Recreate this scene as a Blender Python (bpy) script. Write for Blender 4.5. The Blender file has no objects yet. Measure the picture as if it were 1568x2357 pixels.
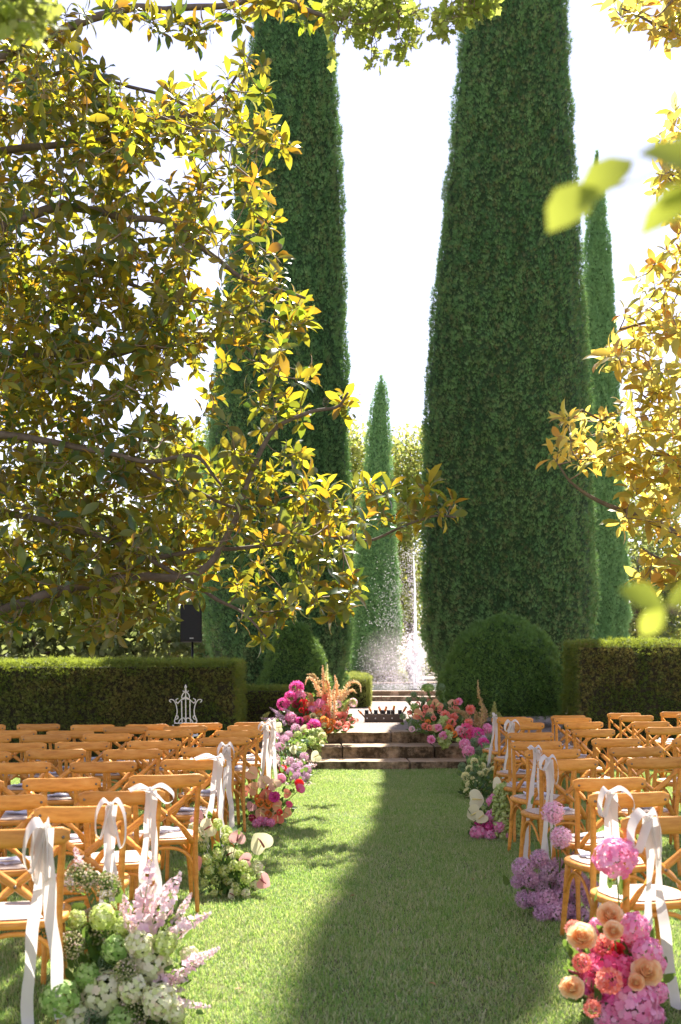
import bpy, math, random
import numpy as np
from mathutils import Vector, Matrix, Quaternion

random.seed(7)
rng = np.random.default_rng(11)
scene = bpy.context.scene
COL = scene.collection

# ------------------------------------------------------------------ camera
F = 2500.0                       # focal length in units of a 1568-px wide picture
CX, CY, HY = 784.0, 1178.5, 1512.0
EYE = 1.6
TILT = 0.0                       # level camera, rising front (verticals stay parallel)
cam_data = bpy.data.cameras.new('camera')
cam = bpy.data.objects.new('camera', cam_data)
COL.objects.link(cam)
cam.location = (0, 0, EYE)
cam.rotation_euler = (math.pi / 2 + TILT, 0, 0)
cam_data.sensor_fit = 'HORIZONTAL'
cam_data.sensor_width = 24.0
cam_data.lens = 24.0 * F / 1568.0
cam_data.shift_y = (HY - CY) / 1568.0
cam_data.clip_start = 0.05
cam_data.clip_end = 2000
cam_data.dof.use_dof = True
cam_data.dof.focus_distance = 11.5
cam_data.dof.aperture_fstop = 3.5
scene.camera = cam
scene.render.resolution_x = 681
scene.render.resolution_y = 1024

# ------------------------------------------------------------------ light
SUN_EL = math.radians(52)
SUN_AZ = math.atan2(0.188, 1.0)
world = bpy.data.worlds.new('World')
scene.world = world
world.use_nodes = True
wn = world.node_tree
bg = wn.nodes['Background']
sky = wn.nodes.new('ShaderNodeTexSky')
sky.sky_type = 'NISHITA'
sky.sun_disc = False
sky.sun_elevation = SUN_EL
sky.sun_rotation = SUN_AZ
sky.air_density = 1.0
sky.dust_density = 0.0
sky.ozone_density = 1.0
hs0 = wn.nodes.new('ShaderNodeHueSaturation'); hs0.inputs['Saturation'].default_value = .55
wb = wn.nodes.new('ShaderNodeMix'); wb.data_type = 'RGBA'; wb.blend_type = 'MULTIPLY'; wb.inputs[0].default_value = 1
wb.inputs[7].default_value = (1.06, .95, 1.06, 1)          # the photograph's warm white balance
wn.links.new(sky.outputs[0], hs0.inputs['Color']); wn.links.new(hs0.outputs[0], wb.inputs[6]); wn.links.new(wb.outputs[2], bg.inputs[0])
bg.inputs[1].default_value = 0.08
sun_data = bpy.data.lights.new('sun', 'SUN')
sun_data.energy = 4.9
sun_data.angle = math.radians(0.53)
sun_data.color = (1.0, 0.95, 0.86)
sun = bpy.data.objects.new('sun', sun_data)
COL.objects.link(sun)
sdir = Vector((math.sin(SUN_AZ) * math.cos(SUN_EL), math.cos(SUN_AZ) * math.cos(SUN_EL), math.sin(SUN_EL)))
sun.rotation_euler = sdir.to_track_quat('Z', 'Y').to_euler()
scene.view_settings.view_transform = 'Standard'
scene.view_settings.look = 'None'
scene.view_settings.exposure = 1.72
scene.view_settings.gamma = 1.0
scene.view_settings.use_curve_mapping = False
scene.render.engine = 'CYCLES'
try:
    scene.cycles.transparent_max_bounces = 16
    scene.cycles.volume_bounces = 1
except Exception:
    pass

# ------------------------------------------------------------------ survey helpers
def ray(px, py):
    return Vector(((px - CX) / F, 1.0, (HY - py) / F))
def P(px, py, Y):                      # world point at distance Y seen in that direction
    r = ray(px, py); k = Y / r.y
    return Vector((r.x * k, Y, EYE + r.z * k))
def G(px, py, z=0.0):                  # world point on the level z
    r = ray(px, py); k = (z - EYE) / r.z
    return Vector((r.x * k, r.y * k, z))

# ------------------------------------------------------------------ object helpers
def tag(o, label=None, cat=None, group=None, kind=None):
    if label: o['label'] = label
    if cat: o['category'] = cat
    if group: o['group'] = group
    if kind: o['kind'] = kind
    return o
def empty(name, loc=(0, 0, 0), rz=0.0):
    o = bpy.data.objects.new(name, None)
    COL.objects.link(o); o.location = loc; o.rotation_euler = (0, 0, rz)
    o.empty_display_size = 0.1
    return o
def link(name, me, parent=None, loc=None, rot=None, scale=None):
    o = bpy.data.objects.new(name, me)
    COL.objects.link(o)
    if parent is not None: o.parent = parent
    if loc is not None: o.location = loc
    if rot is not None:
        o.rotation_mode = 'QUATERNION'; o.rotation_quaternion = rot
    if scale is not None: o.scale = scale if hasattr(scale, '__len__') else (scale,) * 3
    return o
def np_mesh(name, V, Fc, mats, rnd=None, smooth=False, mi=None):
    """V (n,3), Fc (m,k) faces of the same size"""
    V = np.asarray(V, dtype=np.float32); Fc = np.asarray(Fc, dtype=np.int32)
    me = bpy.data.meshes.new(name)
    m, k = Fc.shape
    me.vertices.add(len(V)); me.vertices.foreach_set('co', V.ravel())
    me.loops.add(m * k); me.loops.foreach_set('vertex_index', Fc.ravel())
    me.polygons.add(m)
    me.polygons.foreach_set('loop_start', np.arange(0, m * k, k, dtype=np.int32))
    me.polygons.foreach_set('loop_total', np.full(m, k, dtype=np.int32))
    if smooth: me.polygons.foreach_set('use_smooth', np.ones(m, dtype=bool))
    if mi is not None: me.polygons.foreach_set('material_index', np.asarray(mi, dtype=np.int32))
    for mt in (mats if isinstance(mats, (list, tuple)) else [mats]): me.materials.append(mt)
    me.update(calc_edges=True)
    if rnd is not None:
        at = me.attributes.new('rnd', 'FLOAT', 'FACE')
        at.data.foreach_set('value', np.asarray(rnd, dtype=np.float32))
    return me
def scatter(name, tmpl, pos, rot, scale, mat, rnd=None, smooth=False):
    """copies of a template (V,F) at pos with 3x3 rotations (columns = local axes) into one mesh"""
    tv, tf = tmpl
    tv = np.asarray(tv, float); tf = np.asarray(tf, int)
    n = len(pos)
    sc = np.asarray(scale, float)
    if sc.ndim == 1: sc = np.repeat(sc[:, None], 3, 1)
    L = tv[None] * sc[:, None, :]
    W = np.einsum('nij,nkj->nki', rot, L) + np.asarray(pos)[:, None, :]
    Fc = tf[None] + (np.arange(n) * len(tv))[:, None, None]
    if rnd is None: rnd = rng.random(n)
    return np_mesh(name, W.reshape(-1, 3), Fc.reshape(-1, tf.shape[1]), mat, np.repeat(rnd, len(tf)), smooth)
def nrm(a):
    a = np.asarray(a, float)
    return a / np.maximum(np.linalg.norm(a, axis=-1, keepdims=True), 1e-9)
def frames(d, n):
    """rotation matrices with y along d and z near n"""
    d = nrm(d); x = nrm(np.cross(d, n)); z = np.cross(x, d)
    return np.stack([x, d, z], -1)
def frames_z(n, spin=None):
    """z along n, random spin"""
    n = nrm(n); m = len(n)
    h = rng.normal(size=(m, 3)) if spin is None else np.tile(spin, (m, 1))
    x = nrm(np.cross(h, n)); y = np.cross(n, x)
    return np.stack([x, y, n], -1)
def rand_dirs(n):
    return nrm(rng.normal(size=(n, 3)))
def fib(n, zmin=-1.0):
    i = np.arange(n) + .5
    z = 1 - (1 - zmin) * i / n
    r = np.sqrt(np.maximum(0, 1 - z * z)); t = i * 2.399963
    return np.stack([r * np.cos(t), r * np.sin(t), z], 1)

class MB:
    def __init__(s): s.v = []; s.f = []
    def box(s, c, size, rot=None):
        b = len(s.v); h = [x / 2 for x in size]
        for z in (-1, 1):
            for x, y in ((-1, -1), (1, -1), (1, 1), (-1, 1)):
                p = Vector((x * h[0], y * h[1], z * h[2]))
                if rot: p = rot @ p
                s.v.append(tuple(Vector(c) + p))
        for q in ((3, 2, 1, 0), (4, 5, 6, 7), (0, 1, 5, 4), (1, 2, 6, 5), (2, 3, 7, 6), (3, 0, 4, 7)):
            s.f.append(tuple(b + i for i in q))
    def tube(s, pts, rad, n=8, flat=None, cap=True):
        """rad: number, list, or list of (a,b) elliptic radii; flat: hint for the b axis"""
        pts = [Vector(p) for p in pts]; m = len(pts); base = len(s.v)
        if not hasattr(rad, '__len__'): rad = [rad] * m
        up = Vector(flat) if flat else None
        prev = None
        for i, p in enumerate(pts):
            t = (pts[min(i + 1, m - 1)] - pts[max(i - 1, 0)]).normalized()
            if up is not None: h = up
            elif prev is not None: h = prev
            else: h = Vector((0, 0, 1)) if abs(t.z) < .9 else Vector((1, 0, 0))
            b = (h - t * h.dot(t))
            if b.length < 1e-5: b = t.orthogonal()
            b.normalize(); a = b.cross(t); prev = b
            r = rad[i]; ra, rb = (r if hasattr(r, '__len__') else (r, r))
            for k in range(n):
                w = 2 * math.pi * k / n
                s.v.append(tuple(p + a * (ra * math.cos(w)) + b * (rb * math.sin(w))))
        for i in range(m - 1):
            for k in range(n):
                a0 = base + i * n + k; a1 = base + i * n + (k + 1) % n
                s.f.append((a0, a1, a1 + n, a0 + n))
        if cap:
            s.f.append(tuple(base + k for k in reversed(range(n))))
            s.f.append(tuple(base + (m - 1) * n + k for k in range(n)))
    def band(s, pts, w, h, wd):
        """rectangular section bar along pts: w along wd, h across"""
        pts = [Vector(p) for p in pts]; m = len(pts); base = len(s.v)
        for i, p in enumerate(pts):
            t = (pts[min(i + 1, m - 1)] - pts[max(i - 1, 0)]).normalized()
            a = Vector(wd); a = (a - t * a.dot(t)).normalized(); b = t.cross(a)
            ww = w[i] if hasattr(w, '__len__') else w
            for x, y in ((-1, -1), (1, -1), (1, 1), (-1, 1)):
                s.v.append(tuple(p + a * (x * ww / 2) + b * (y * h / 2)))
        for i in range(m - 1):
            for k in range(4):
                a0 = base + i * 4 + k; a1 = base + i * 4 + (k + 1) % 4
                s.f.append((a0, a1, a1 + 4, a0 + 4))
        s.f.append((base + 3, base + 2, base + 1, base))
        e = base + (m - 1) * 4; s.f.append((e, e + 1, e + 2, e + 3))
    def lathe(s, prof, c=(0, 0, 0), n=16):
        base = len(s.v); m = len(prof)
        for r, z in prof:
            for k in range(n):
                w = 2 * math.pi * k / n
                s.v.append((c[0] + r * math.cos(w), c[1] + r * math.sin(w), c[2] + z))
        for i in range(m - 1):
            for k in range(n):
                a0 = base + i * n + k; a1 = base + i * n + (k + 1) % n
                s.f.append((a0, a1, a1 + n, a0 + n))
        s.f.append(tuple(base + k for k in reversed(range(n))))
        s.f.append(tuple(base + (m - 1) * n + k for k in range(n)))
    def mesh(s, name, mat, smooth=True, bevel=0):
        me = bpy.data.meshes.new(name)
        me.from_pydata(s.v, [], s.f)
        for mt in (mat if isinstance(mat, (list, tuple)) else [mat]): me.materials.append(mt)
        if smooth:
            me.polygons.foreach_set('use_smooth', [True] * len(me.polygons))
            try: me.set_sharp_from_angle(angle=math.radians(40))
            except Exception: pass
        me.update(calc_edges=True)
        return me
    def build(s, name, mat, parent=None, smooth=True, **k):
        return link(name, s.mesh(name, mat, smooth), parent, **k)
def bez(pts, n=8):
    """Catmull-Rom through pts"""
    pts = [Vector(p) for p in pts]
    if len(pts) == 2: return [pts[0].lerp(pts[1], i / n) for i in range(n + 1)]
    q = [pts[0] * 2 - pts[1]] + pts + [pts[-1] * 2 - pts[-2]]
    out = []
    for i in range(1, len(q) - 2):
        for j in range(n):
            t = j / n; a, b, c, d = q[i - 1:i + 3]
            out.append(.5 * ((2 * b) + (c - a) * t + (2 * a - 5 * b + 4 * c - d) * t * t + (3 * b - a - 3 * c + d) * t ** 3))
    out.append(pts[-1])
    return out

# ------------------------------------------------------------------ materials
def new_mat(name):
    m = bpy.data.materials.new(name); m.use_nodes = True
    nt = m.node_tree; nt.nodes.clear()
    out = nt.nodes.new('ShaderNodeOutputMaterial')
    return m, nt, out
def node(nt, t, **kw):
    n = nt.nodes.new(t)
    for k, v in kw.items():
        if k.startswith('i_'):
            key = k[2:]; key = int(key) if key.isdigit() else key.replace('_', ' ')
            n.inputs[key].default_value = v
        else: setattr(n, k, v)
    return n
def c4(c): return (c[0], c[1], c[2], 1.0)
def ramp(nt, fac, stops):
    r = nt.nodes.new('ShaderNodeValToRGB')
    el = r.color_ramp.elements
    while len(el) < len(stops): el.new(0.5)
    for e, (p, c) in zip(el, stops): e.position = p; e.color = c4(c)
    nt.links.new(fac, r.inputs[0]); return r.outputs[0]
def mixc(nt, fac, a, b, mode='MIX'):
    n = nt.nodes.new('ShaderNodeMix'); n.data_type = 'RGBA'; n.blend_type = mode
    for s, v in ((n.inputs[0], fac), (n.inputs[6], a), (n.inputs[7], b)):
        if isinstance(v, (int, float)): s.default_value = v
        elif isinstance(v, (tuple, list)): s.default_value = c4(v)
        else: nt.links.new(v, s)
    return n.outputs[2]
def noise(nt, scale, detail=4, rough=.6, coord='Object', out='Fac', vec=None):
    if vec is None:
        if coord == 'World':
            vec = nt.nodes.new('ShaderNodeNewGeometry').outputs['Position']
        else:
            vec = nt.nodes.new('ShaderNodeTexCoord').outputs[coord]
    n = node(nt, 'ShaderNodeTexNoise', i_Scale=scale, i_Detail=detail, i_Roughness=rough)
    nt.links.new(vec, n.inputs['Vector'])
    return n.outputs[out]
def leaf_mat(name, stops, trans, tfac=.45, rough=.5, back=None, spec=.4, clear=0):
    """stops: ramp of the surface colour over the leaf's own random number; trans: colour seen against light"""
    m, nt, out = new_mat(name)
    at = node(nt, 'ShaderNodeAttribute', attribute_name='rnd').outputs['Fac']
    oi = nt.nodes.new('ShaderNodeObjectInfo').outputs['Random']
    ad = node(nt, 'ShaderNodeMath', operation='ADD'); nt.links.new(at, ad.inputs[0]); nt.links.new(oi, ad.inputs[1])
    fr = node(nt, 'ShaderNodeMath', operation='FRACT'); nt.links.new(ad.outputs[0], fr.inputs[0])
    k = len(stops)
    col = ramp(nt, fr.outputs[0], [(i / max(1, k - 1), c) for i, c in enumerate(stops)])
    if back:
        bf = nt.nodes.new('ShaderNodeNewGeometry').outputs['Backfacing']
        bcol = ramp(nt, fr.outputs[0], [(i / max(1, len(back) - 1), c) for i, c in enumerate(back)])
        col = mixc(nt, bf, col, bcol)
    pb = node(nt, 'ShaderNodeBsdfPrincipled', i_Roughness=rough)
    pb.inputs['Specular IOR Level'].default_value = spec
    nt.links.new(col, pb.inputs['Base Color'])
    tr = node(nt, 'ShaderNodeBsdfTranslucent')
    if isinstance(trans, list):
        nt.links.new(ramp(nt, fr.outputs[0], [(i / (len(trans) - 1), c) for i, c in enumerate(trans)]), tr.inputs[0])
    else: tr.inputs[0].default_value = c4(trans)
    mx = node(nt, 'ShaderNodeMixShader', i_0=tfac)
    nt.links.new(pb.outputs[0], mx.inputs[1]); nt.links.new(tr.outputs[0], mx.inputs[2])
    if clear:
        tp = nt.nodes.new('ShaderNodeBsdfTransparent'); m2 = node(nt, 'ShaderNodeMixShader', i_0=clear)
        nt.links.new(mx.outputs[0], m2.inputs[1]); nt.links.new(tp.outputs[0], m2.inputs[2]); mx = m2
    nt.links.new(mx.outputs[0], out.inputs[0])
    return m
def plain(name, a, b=None, scale=8, rough=.6, bump=0, spec=.4, metal=0, stretch=None, detail=5):
    m, nt, out = new_mat(name)
    pb = node(nt, 'ShaderNodeBsdfPrincipled', i_Roughness=rough, i_Metallic=metal)
    pb.inputs['Specular IOR Level'].default_value = spec
    vec = nt.nodes.new('ShaderNodeTexCoord').outputs['Object']
    if stretch:
        mp = node(nt, 'ShaderNodeMapping'); mp.inputs['Scale'].default_value = stretch
        nt.links.new(vec, mp.inputs[0]); vec = mp.outputs[0]
    f = noise(nt, scale, detail, vec=vec)
    col = ramp(nt, f, [(.3, a), (.7, b or a)])
    nt.links.new(col, pb.inputs['Base Color'])
    if bump:
        bp = node(nt, 'ShaderNodeBump', i_Strength=bump, i_Distance=.01)
        nt.links.new(f, bp.inputs['Height']); nt.links.new(bp.outputs[0], pb.inputs['Normal'])
    nt.links.new(pb.outputs[0], out.inputs[0])
    return m

M = {}
M['cypress'] = leaf_mat('cypress_foliage', [(.05, .13, .05), (.09, .22, .08), (.15, .31, .11), (.21, .37, .13), (.17, .14, .07)], (.2, .36, .08), .28, .65)
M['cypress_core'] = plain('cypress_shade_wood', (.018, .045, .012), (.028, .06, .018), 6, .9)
M['cypress_hazed'] = leaf_mat('hazed_cypress_foliage', [(.17, .34, .14), (.22, .42, .17), (.28, .48, .19)], (.34, .55, .18), .3, .65)  # farther cypresses: haze and sunlit side are put into this paler colour
M['hedge'] = leaf_mat('yew_hedge_foliage', [(.04, .075, .02), (.065, .11, .025), (.12, .17, .035), (.12, .10, .03)], (.48, .56, .06), .38, .6)
M['hedge_brown'] = leaf_mat('scorched_hedge_foliage', [(.13, .18, .03), (.19, .22, .045), (.26, .21, .06), (.10, .15, .03)], (.25, .20, .06), .25, .7)
M['hazed_core'] = plain('hazed_cypress_inner_growth', (.06, .13, .045), (.09, .18, .06), 6, .9)  # inner growth lightened too, carrying the same painted haze
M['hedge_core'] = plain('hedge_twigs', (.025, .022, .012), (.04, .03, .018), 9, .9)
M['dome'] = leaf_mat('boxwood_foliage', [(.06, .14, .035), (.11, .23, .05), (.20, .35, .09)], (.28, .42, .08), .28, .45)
M['lighthedge'] = leaf_mat('sunlit_hedge_foliage', [(.14, .20, .05), (.20, .26, .07), (.26, .28, .10)], (.45, .48, .10), .4, .6)
M['magnolia'] = leaf_mat('magnolia_leaf', [(.015, .055, .02), (.025, .08, .025), (.035, .10, .03)],
    [(.74, .54, .02), (.80, .66, .03), (.42, .56, .03), (.74, .34, .02), (.12, .22, .02), (.84, .68, .04), (.16, .20, .02), (.66, .66, .04)], .47, .28,
    back=[(.07, .11, .03), (.15, .10, .03), (.05, .10, .03), (.20, .10, .03), (.10, .13, .04)], spec=.6)
M['magnolia_gold'] = leaf_mat('golden_magnolia_leaf', [(.10, .11, .03), (.14, .14, .04), (.10, .12, .03)],
    [(.95, .62, .06), (.95, .70, .12), (.80, .78, .14), (.95, .36, .05), (.50, .60, .10), (.95, .76, .12), (.95, .85, .25)], .55, .32,
    back=[(.50, .30, .08), (.30, .30, .08), (.60, .46, .14), (.50, .22, .06), (.55, .42, .12)], spec=.5)
M['oak'] = leaf_mat('oak_leaf', [(.05, .09, .02), (.08, .12, .03), (.12, .13, .04)], [(.50, .62, .07), (.62, .70, .12), (.42, .42, .08)], .5, .5)
M['blurleaf'] = leaf_mat('near_leaf', [(.12, .19, .03), (.16, .22, .04)], [(.50, .55, .06), (.55, .58, .08)], .5, .5)
M['bgleaf'] = leaf_mat('far_tree_leaf', [(.13, .19, .05), (.18, .24, .07), (.24, .27, .09)], [(.50, .60, .12), (.55, .58, .14), (.60, .52, .12)], .5, .6)
M['bgleaf_dark'] = leaf_mat('far_dark_leaf', [(.05, .08, .03), (.08, .11, .04), (.12, .14, .06)], [(.30, .36, .10), (.42, .44, .14)], .45, .6)
M['bark'] = plain('bark', (.10, .075, .055), (.20, .155, .12), 12, .85, .5)
M['twig'] = plain('twig_bark', (.18, .12, .08), (.30, .22, .15), 12, .8)
M['iron'] = plain('white_painted_iron', (.72, .68, .66), (.80, .78, .76), 20, .5)
M['black'] = plain('black_plastic', (.012, .012, .013), (.018, .018, .02), 40, .45)
M['bolt'] = plain('steel_bolt', (.22, .19, .15), None, 20, .4, metal=.8)

def wood_mat(name, a, b, c):
    m, nt, out = new_mat(name)
    pb = node(nt, 'ShaderNodeBsdfPrincipled', i_Roughness=.42)
    pb.inputs['Specular IOR Level'].default_value = .35
    tc = nt.nodes.new('ShaderNodeTexCoord')
    oi = nt.nodes.new('ShaderNodeObjectInfo')
    mp = node(nt, 'ShaderNodeMapping'); mp.inputs['Scale'].default_value = (5, 30, 30)
    nt.links.new(tc.outputs['Object'], mp.inputs[0])
    va = node(nt, 'ShaderNodeVectorMath', operation='ADD'); nt.links.new(mp.outputs[0], va.inputs[0]); nt.links.new(oi.outputs['Location'], va.inputs[1])
    f = noise(nt, 1.6, 6, .65, vec=va.outputs[0])
    col = ramp(nt, f, [(.25, a), (.5, b), (.75, c)])
    hs = node(nt, 'ShaderNodeHueSaturation')
    mr = node(nt, 'ShaderNodeMapRange'); mr.inputs[3].default_value = .82; mr.inputs[4].default_value = 1.14
    nt.links.new(oi.outputs['Random'], mr.inputs[0]); nt.links.new(mr.outputs[0], hs.inputs['Value'])
    nt.links.new(col, hs.inputs['Color']); nt.links.new(hs.outputs[0], pb.inputs['Base Color'])
    bp = node(nt, 'ShaderNodeBump', i_Strength=.25, i_Distance=.003)
    nt.links.new(f, bp.inputs['Height']); nt.links.new(bp.outputs[0], pb.inputs['Normal'])
    nt.links.new(pb.outputs[0], out.inputs[0])
    return m
M['wood'] = wood_mat('honey_oak', (.48, .175, .026), (.68, .29, .048), (.77, .39, .095))
M['darkwood'] = wood_mat('dark_walnut', (.07, .045, .035), (.11, .075, .055), (.16, .11, .08))
def cane_mat():
    m, nt, out = new_mat('woven_cane')
    pb = node(nt, 'ShaderNodeBsdfPrincipled', i_Roughness=.6)
    tc = nt.nodes.new('ShaderNodeTexCoord')
    w1 = node(nt, 'ShaderNodeTexWave', i_Scale=38.0); w1.bands_direction = 'X'
    w2 = node(nt, 'ShaderNodeTexWave', i_Scale=38.0); w2.bands_direction = 'Y'
    for w in (w1, w2): nt.links.new(tc.outputs['Object'], w.inputs[0])
    f = node(nt, 'ShaderNodeMath', operation='MULTIPLY'); nt.links.new(w1.outputs['Fac'], f.inputs[0]); nt.links.new(w2.outputs['Fac'], f.inputs[1])
    col = ramp(nt, f.outputs[0], [(0, (.46, .34, .25)), (.6, (.64, .54, .46))])
    nt.links.new(col, pb.inputs['Base Color'])
    bp = node(nt, 'ShaderNodeBump', i_Strength=.4, i_Distance=.004)
    nt.links.new(f.outputs[0], bp.inputs['Height']); nt.links.new(bp.outputs[0], pb.inputs['Normal'])
    nt.links.new(pb.outputs[0], out.inputs[0]); return m
M['cane'] = cane_mat()
M['ribbon'] = leaf_mat('white_satin_ribbon', [(.76, .72, .69), (.82, .79, .76)], (.88, .82, .76), .45, .4)
M['paper'] = leaf_mat('folded_cloth', [(.72, .72, .80), (.78, .76, .80)], (.8, .78, .8), .2, .7)

def petal(name, cols, trans=None, tf=.35):
    t = trans or [tuple(min(1, x * 1.15 + .03) for x in c) for c in cols]
    if len(t) == 1: t = t * 2
    return leaf_mat(name, cols if len(cols) > 1 else cols * 2, t, tf, .55, spec=.25)
PET = {
 'magenta': petal('magenta_petal', [(.62, .04, .25), (.78, .10, .38), (.85, .20, .48)]),
 'pink': petal('pink_petal', [(.80, .22, .42), (.88, .36, .55), (.90, .50, .65)]),
 'palepink': petal('pale_pink_petal', [(.82, .52, .60), (.86, .64, .70), (.86, .58, .50)]),
 'hotpink': petal('hot_pink_petal', [(.80, .06, .20), (.88, .16, .32), (.90, .30, .45)]),
 'lilac': petal('lilac_petal', [(.72, .40, .54), (.82, .52, .66), (.88, .64, .76)]),
 'mauve': petal('mauve_petal', [(.54, .30, .44), (.68, .42, .58), (.82, .58, .72)]),
 'lavender': petal('lavender_petal', [(.60, .38, .52), (.70, .50, .62), (.80, .62, .72)]),
 'larkspur': petal('larkspur_petal', [(.76, .46, .54), (.84, .62, .68), (.86, .74, .76), (.74, .58, .44)]),
 'coral': petal('coral_petal', [(.86, .20, .14), (.92, .32, .24), (.94, .44, .36)]),
 'orange': petal('orange_petal', [(.88, .28, .05), (.92, .38, .10)]),
 'red': petal('red_petal', [(.70, .02, .03), (.82, .05, .06)]),
 'crimson': petal('crimson_petal', [(.36, .01, .06), (.55, .03, .12)]),
 'peach': petal('peach_petal', [(.96, .54, .28), (.96, .66, .38), (.97, .76, .50)], tf=.5),
 'anthpeach': petal('peach_spathe', [(.90, .40, .20), (.92, .50, .28), (.92, .60, .40)], tf=.45),
 'anthcoral': petal('coral_spathe', [(.82, .22, .12), (.86, .32, .20)], tf=.45),
 'anthpink': petal('dusky_pink_spathe', [(.80, .36, .36), (.82, .46, .44)], tf=.4),
 'anthcream': petal('cream_spathe', [(.80, .76, .42), (.84, .80, .54)], tf=.4),
 'cream': petal('cream_petal', [(.80, .76, .38), (.84, .82, .50)]),
 'limeball': petal('lime_floret', [(.46, .56, .12), (.60, .68, .22), (.74, .78, .45)]),
 'creamhyd': petal('cream_green_floret', [(.58, .64, .26), (.74, .76, .44), (.82, .80, .58), (.80, .66, .52)]),
 'greenhyd': petal('green_floret', [(.22, .38, .08), (.34, .50, .13), (.50, .62, .24)]),
 'greenallium': petal('green_allium_floret', [(.14, .24, .11), (.22, .33, .16), (.32, .42, .22)]),
 'seed': petal('seed_head', [(.22, .28, .08), (.40, .42, .16), (.66, .60, .36), (.70, .56, .48)]),
 'foxpeach': petal('peach_foxtail_floret', [(.82, .46, .22), (.86, .62, .36), (.84, .72, .46)]),
 'foxbrown': petal('tan_foxtail_floret', [(.42, .30, .12), (.55, .42, .18), (.62, .38, .24)]),
 'foxgreen': petal('green_foxtail_floret', [(.42, .44, .14), (.52, .50, .18)]),
 'amaranth': petal('green_amaranth_floret', [(.40, .50, .12), (.56, .66, .22), (.68, .74, .34)]),
 'white': petal('white_floret', [(.80, .76, .74), (.84, .80, .78)]),
 'yellowc': petal('yellow_centre', [(.85, .50, .04), (.80, .42, .04)]),
}
M['stem'] = leaf_mat('green_stem', [(.12, .20, .05), (.16, .26, .06)], (.2, .3, .06), .15, .5)
M['filler'] = leaf_mat('arrangement_leaf', [(.03, .07, .02), (.05, .11, .03), (.09, .16, .04)], (.25, .38, .06), .35, .4)
M['spadix_dark'] = plain('dark_spadix', (.22, .03, .04), (.30, .06, .06), 30, .5)
M['spadix_light'] = plain('yellow_spadix', (.75, .60, .15), (.80, .68, .3), 30, .5)
# ================================================================== SETTING
def grid_sheet(name, x0, x1, y0, y1, z, mat, kind='structure'):
    me = bpy.data.meshes.new(name)
    me.from_pydata([(x0, y0, z), (x1, y0, z), (x1, y1, z), (x0, y1, z)], [], [(0, 1, 2, 3)])
    me.materials.append(mat)
    return tag(link(name, me), kind=kind)
def soil_mat():
    m, nt, out = new_mat('lawn_soil')
    pb = node(nt, 'ShaderNodeBsdfPrincipled', i_Roughness=.95)
    f = noise(nt, 1.3, 6, .7, 'World'); g = noise(nt, 60, 3, .7, 'World')
    a = ramp(nt, g, [(.3, (.035, .05, .012)), (.7, (.11, .12, .035))])
    b = ramp(nt, g, [(.3, (.10, .09, .04)), (.7, (.22, .19, .09))])
    ff = ramp(nt, f, [(.45, (0, 0, 0)), (.7, (1, 1, 1))])
    nt.links.new(mixc(nt, ff, a, b), pb.inputs['Base Color'])
    nt.links.new(pb.outputs[0], out.inputs[0]); return m
def grass_mat():
    m, nt, out = new_mat('grass_blades')
    at = node(nt, 'ShaderNodeAttribute', attribute_name='rnd').outputs['Fac']
    fresh = ramp(nt, at, [(0, (.06, .21, .035)), (.35, (.12, .34, .055)), (.68, (.21, .41, .09)), (.80, (.54, .54, .29)), (1, (.66, .60, .40))])
    dry = ramp(nt, at, [(0, (.11, .27, .055)), (.4, (.20, .37, .09)), (.66, (.50, .48, .28)), (1, (.70, .61, .42))])
    f = noise(nt, 1.1, 5, .72, 'World')
    ff = ramp(nt, f, [(.36, (.1, .1, .1)), (.60, (1, 1, 1))])
    col = mixc(nt, ff, fresh, dry)
    pb = node(nt, 'ShaderNodeBsdfPrincipled', i_Roughness=.5); pb.inputs['Specular IOR Level'].default_value = .3
    nt.links.new(col, pb.inputs['Base Color'])
    tr = node(nt, 'ShaderNodeBsdfTranslucent')
    tc = mixc(nt, .55, col, (.66, .82, .14))
    nt.links.new(tc, tr.inputs[0])
    mx = node(nt, 'ShaderNodeMixShader', i_0=.45)
    nt.links.new(pb.outputs[0], mx.inputs[1]); nt.links.new(tr.outputs[0], mx.inputs[2])
    nt.links.new(mx.outputs[0], out.inputs[0]); return m
def gravel_mat():
    m, nt, out = new_mat('pale_gravel')
    pb = node(nt, 'ShaderNodeBsdfPrincipled', i_Roughness=.9)
    vec = nt.nodes.new('ShaderNodeNewGeometry').outputs['Position']
    v = node(nt, 'ShaderNodeTexVoronoi', i_Scale=45.0); nt.links.new(vec, v.inputs['Vector'])
    a = ramp(nt, v.outputs['Color'], [(.1, (.24, .175, .14)), (.5, (.33, .25, .21)), (.9, (.42, .34, .30))])
    f = noise(nt, .9, 5, .7, 'World')
    nt.links.new(mixc(nt, ramp(nt, f, [(.4, (0, 0, 0)), (.7, (.5, .5, .5))]), a, (.28, .22, .16)), pb.inputs['Base Color'])
    bp = node(nt, 'ShaderNodeBump', i_Strength=.6, i_Distance=.02)
    nt.links.new(v.outputs['Distance'], bp.inputs['Height']); nt.links.new(bp.outputs[0], pb.inputs['Normal'])
    nt.links.new(pb.outputs[0], out.inputs[0]); return m
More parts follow.
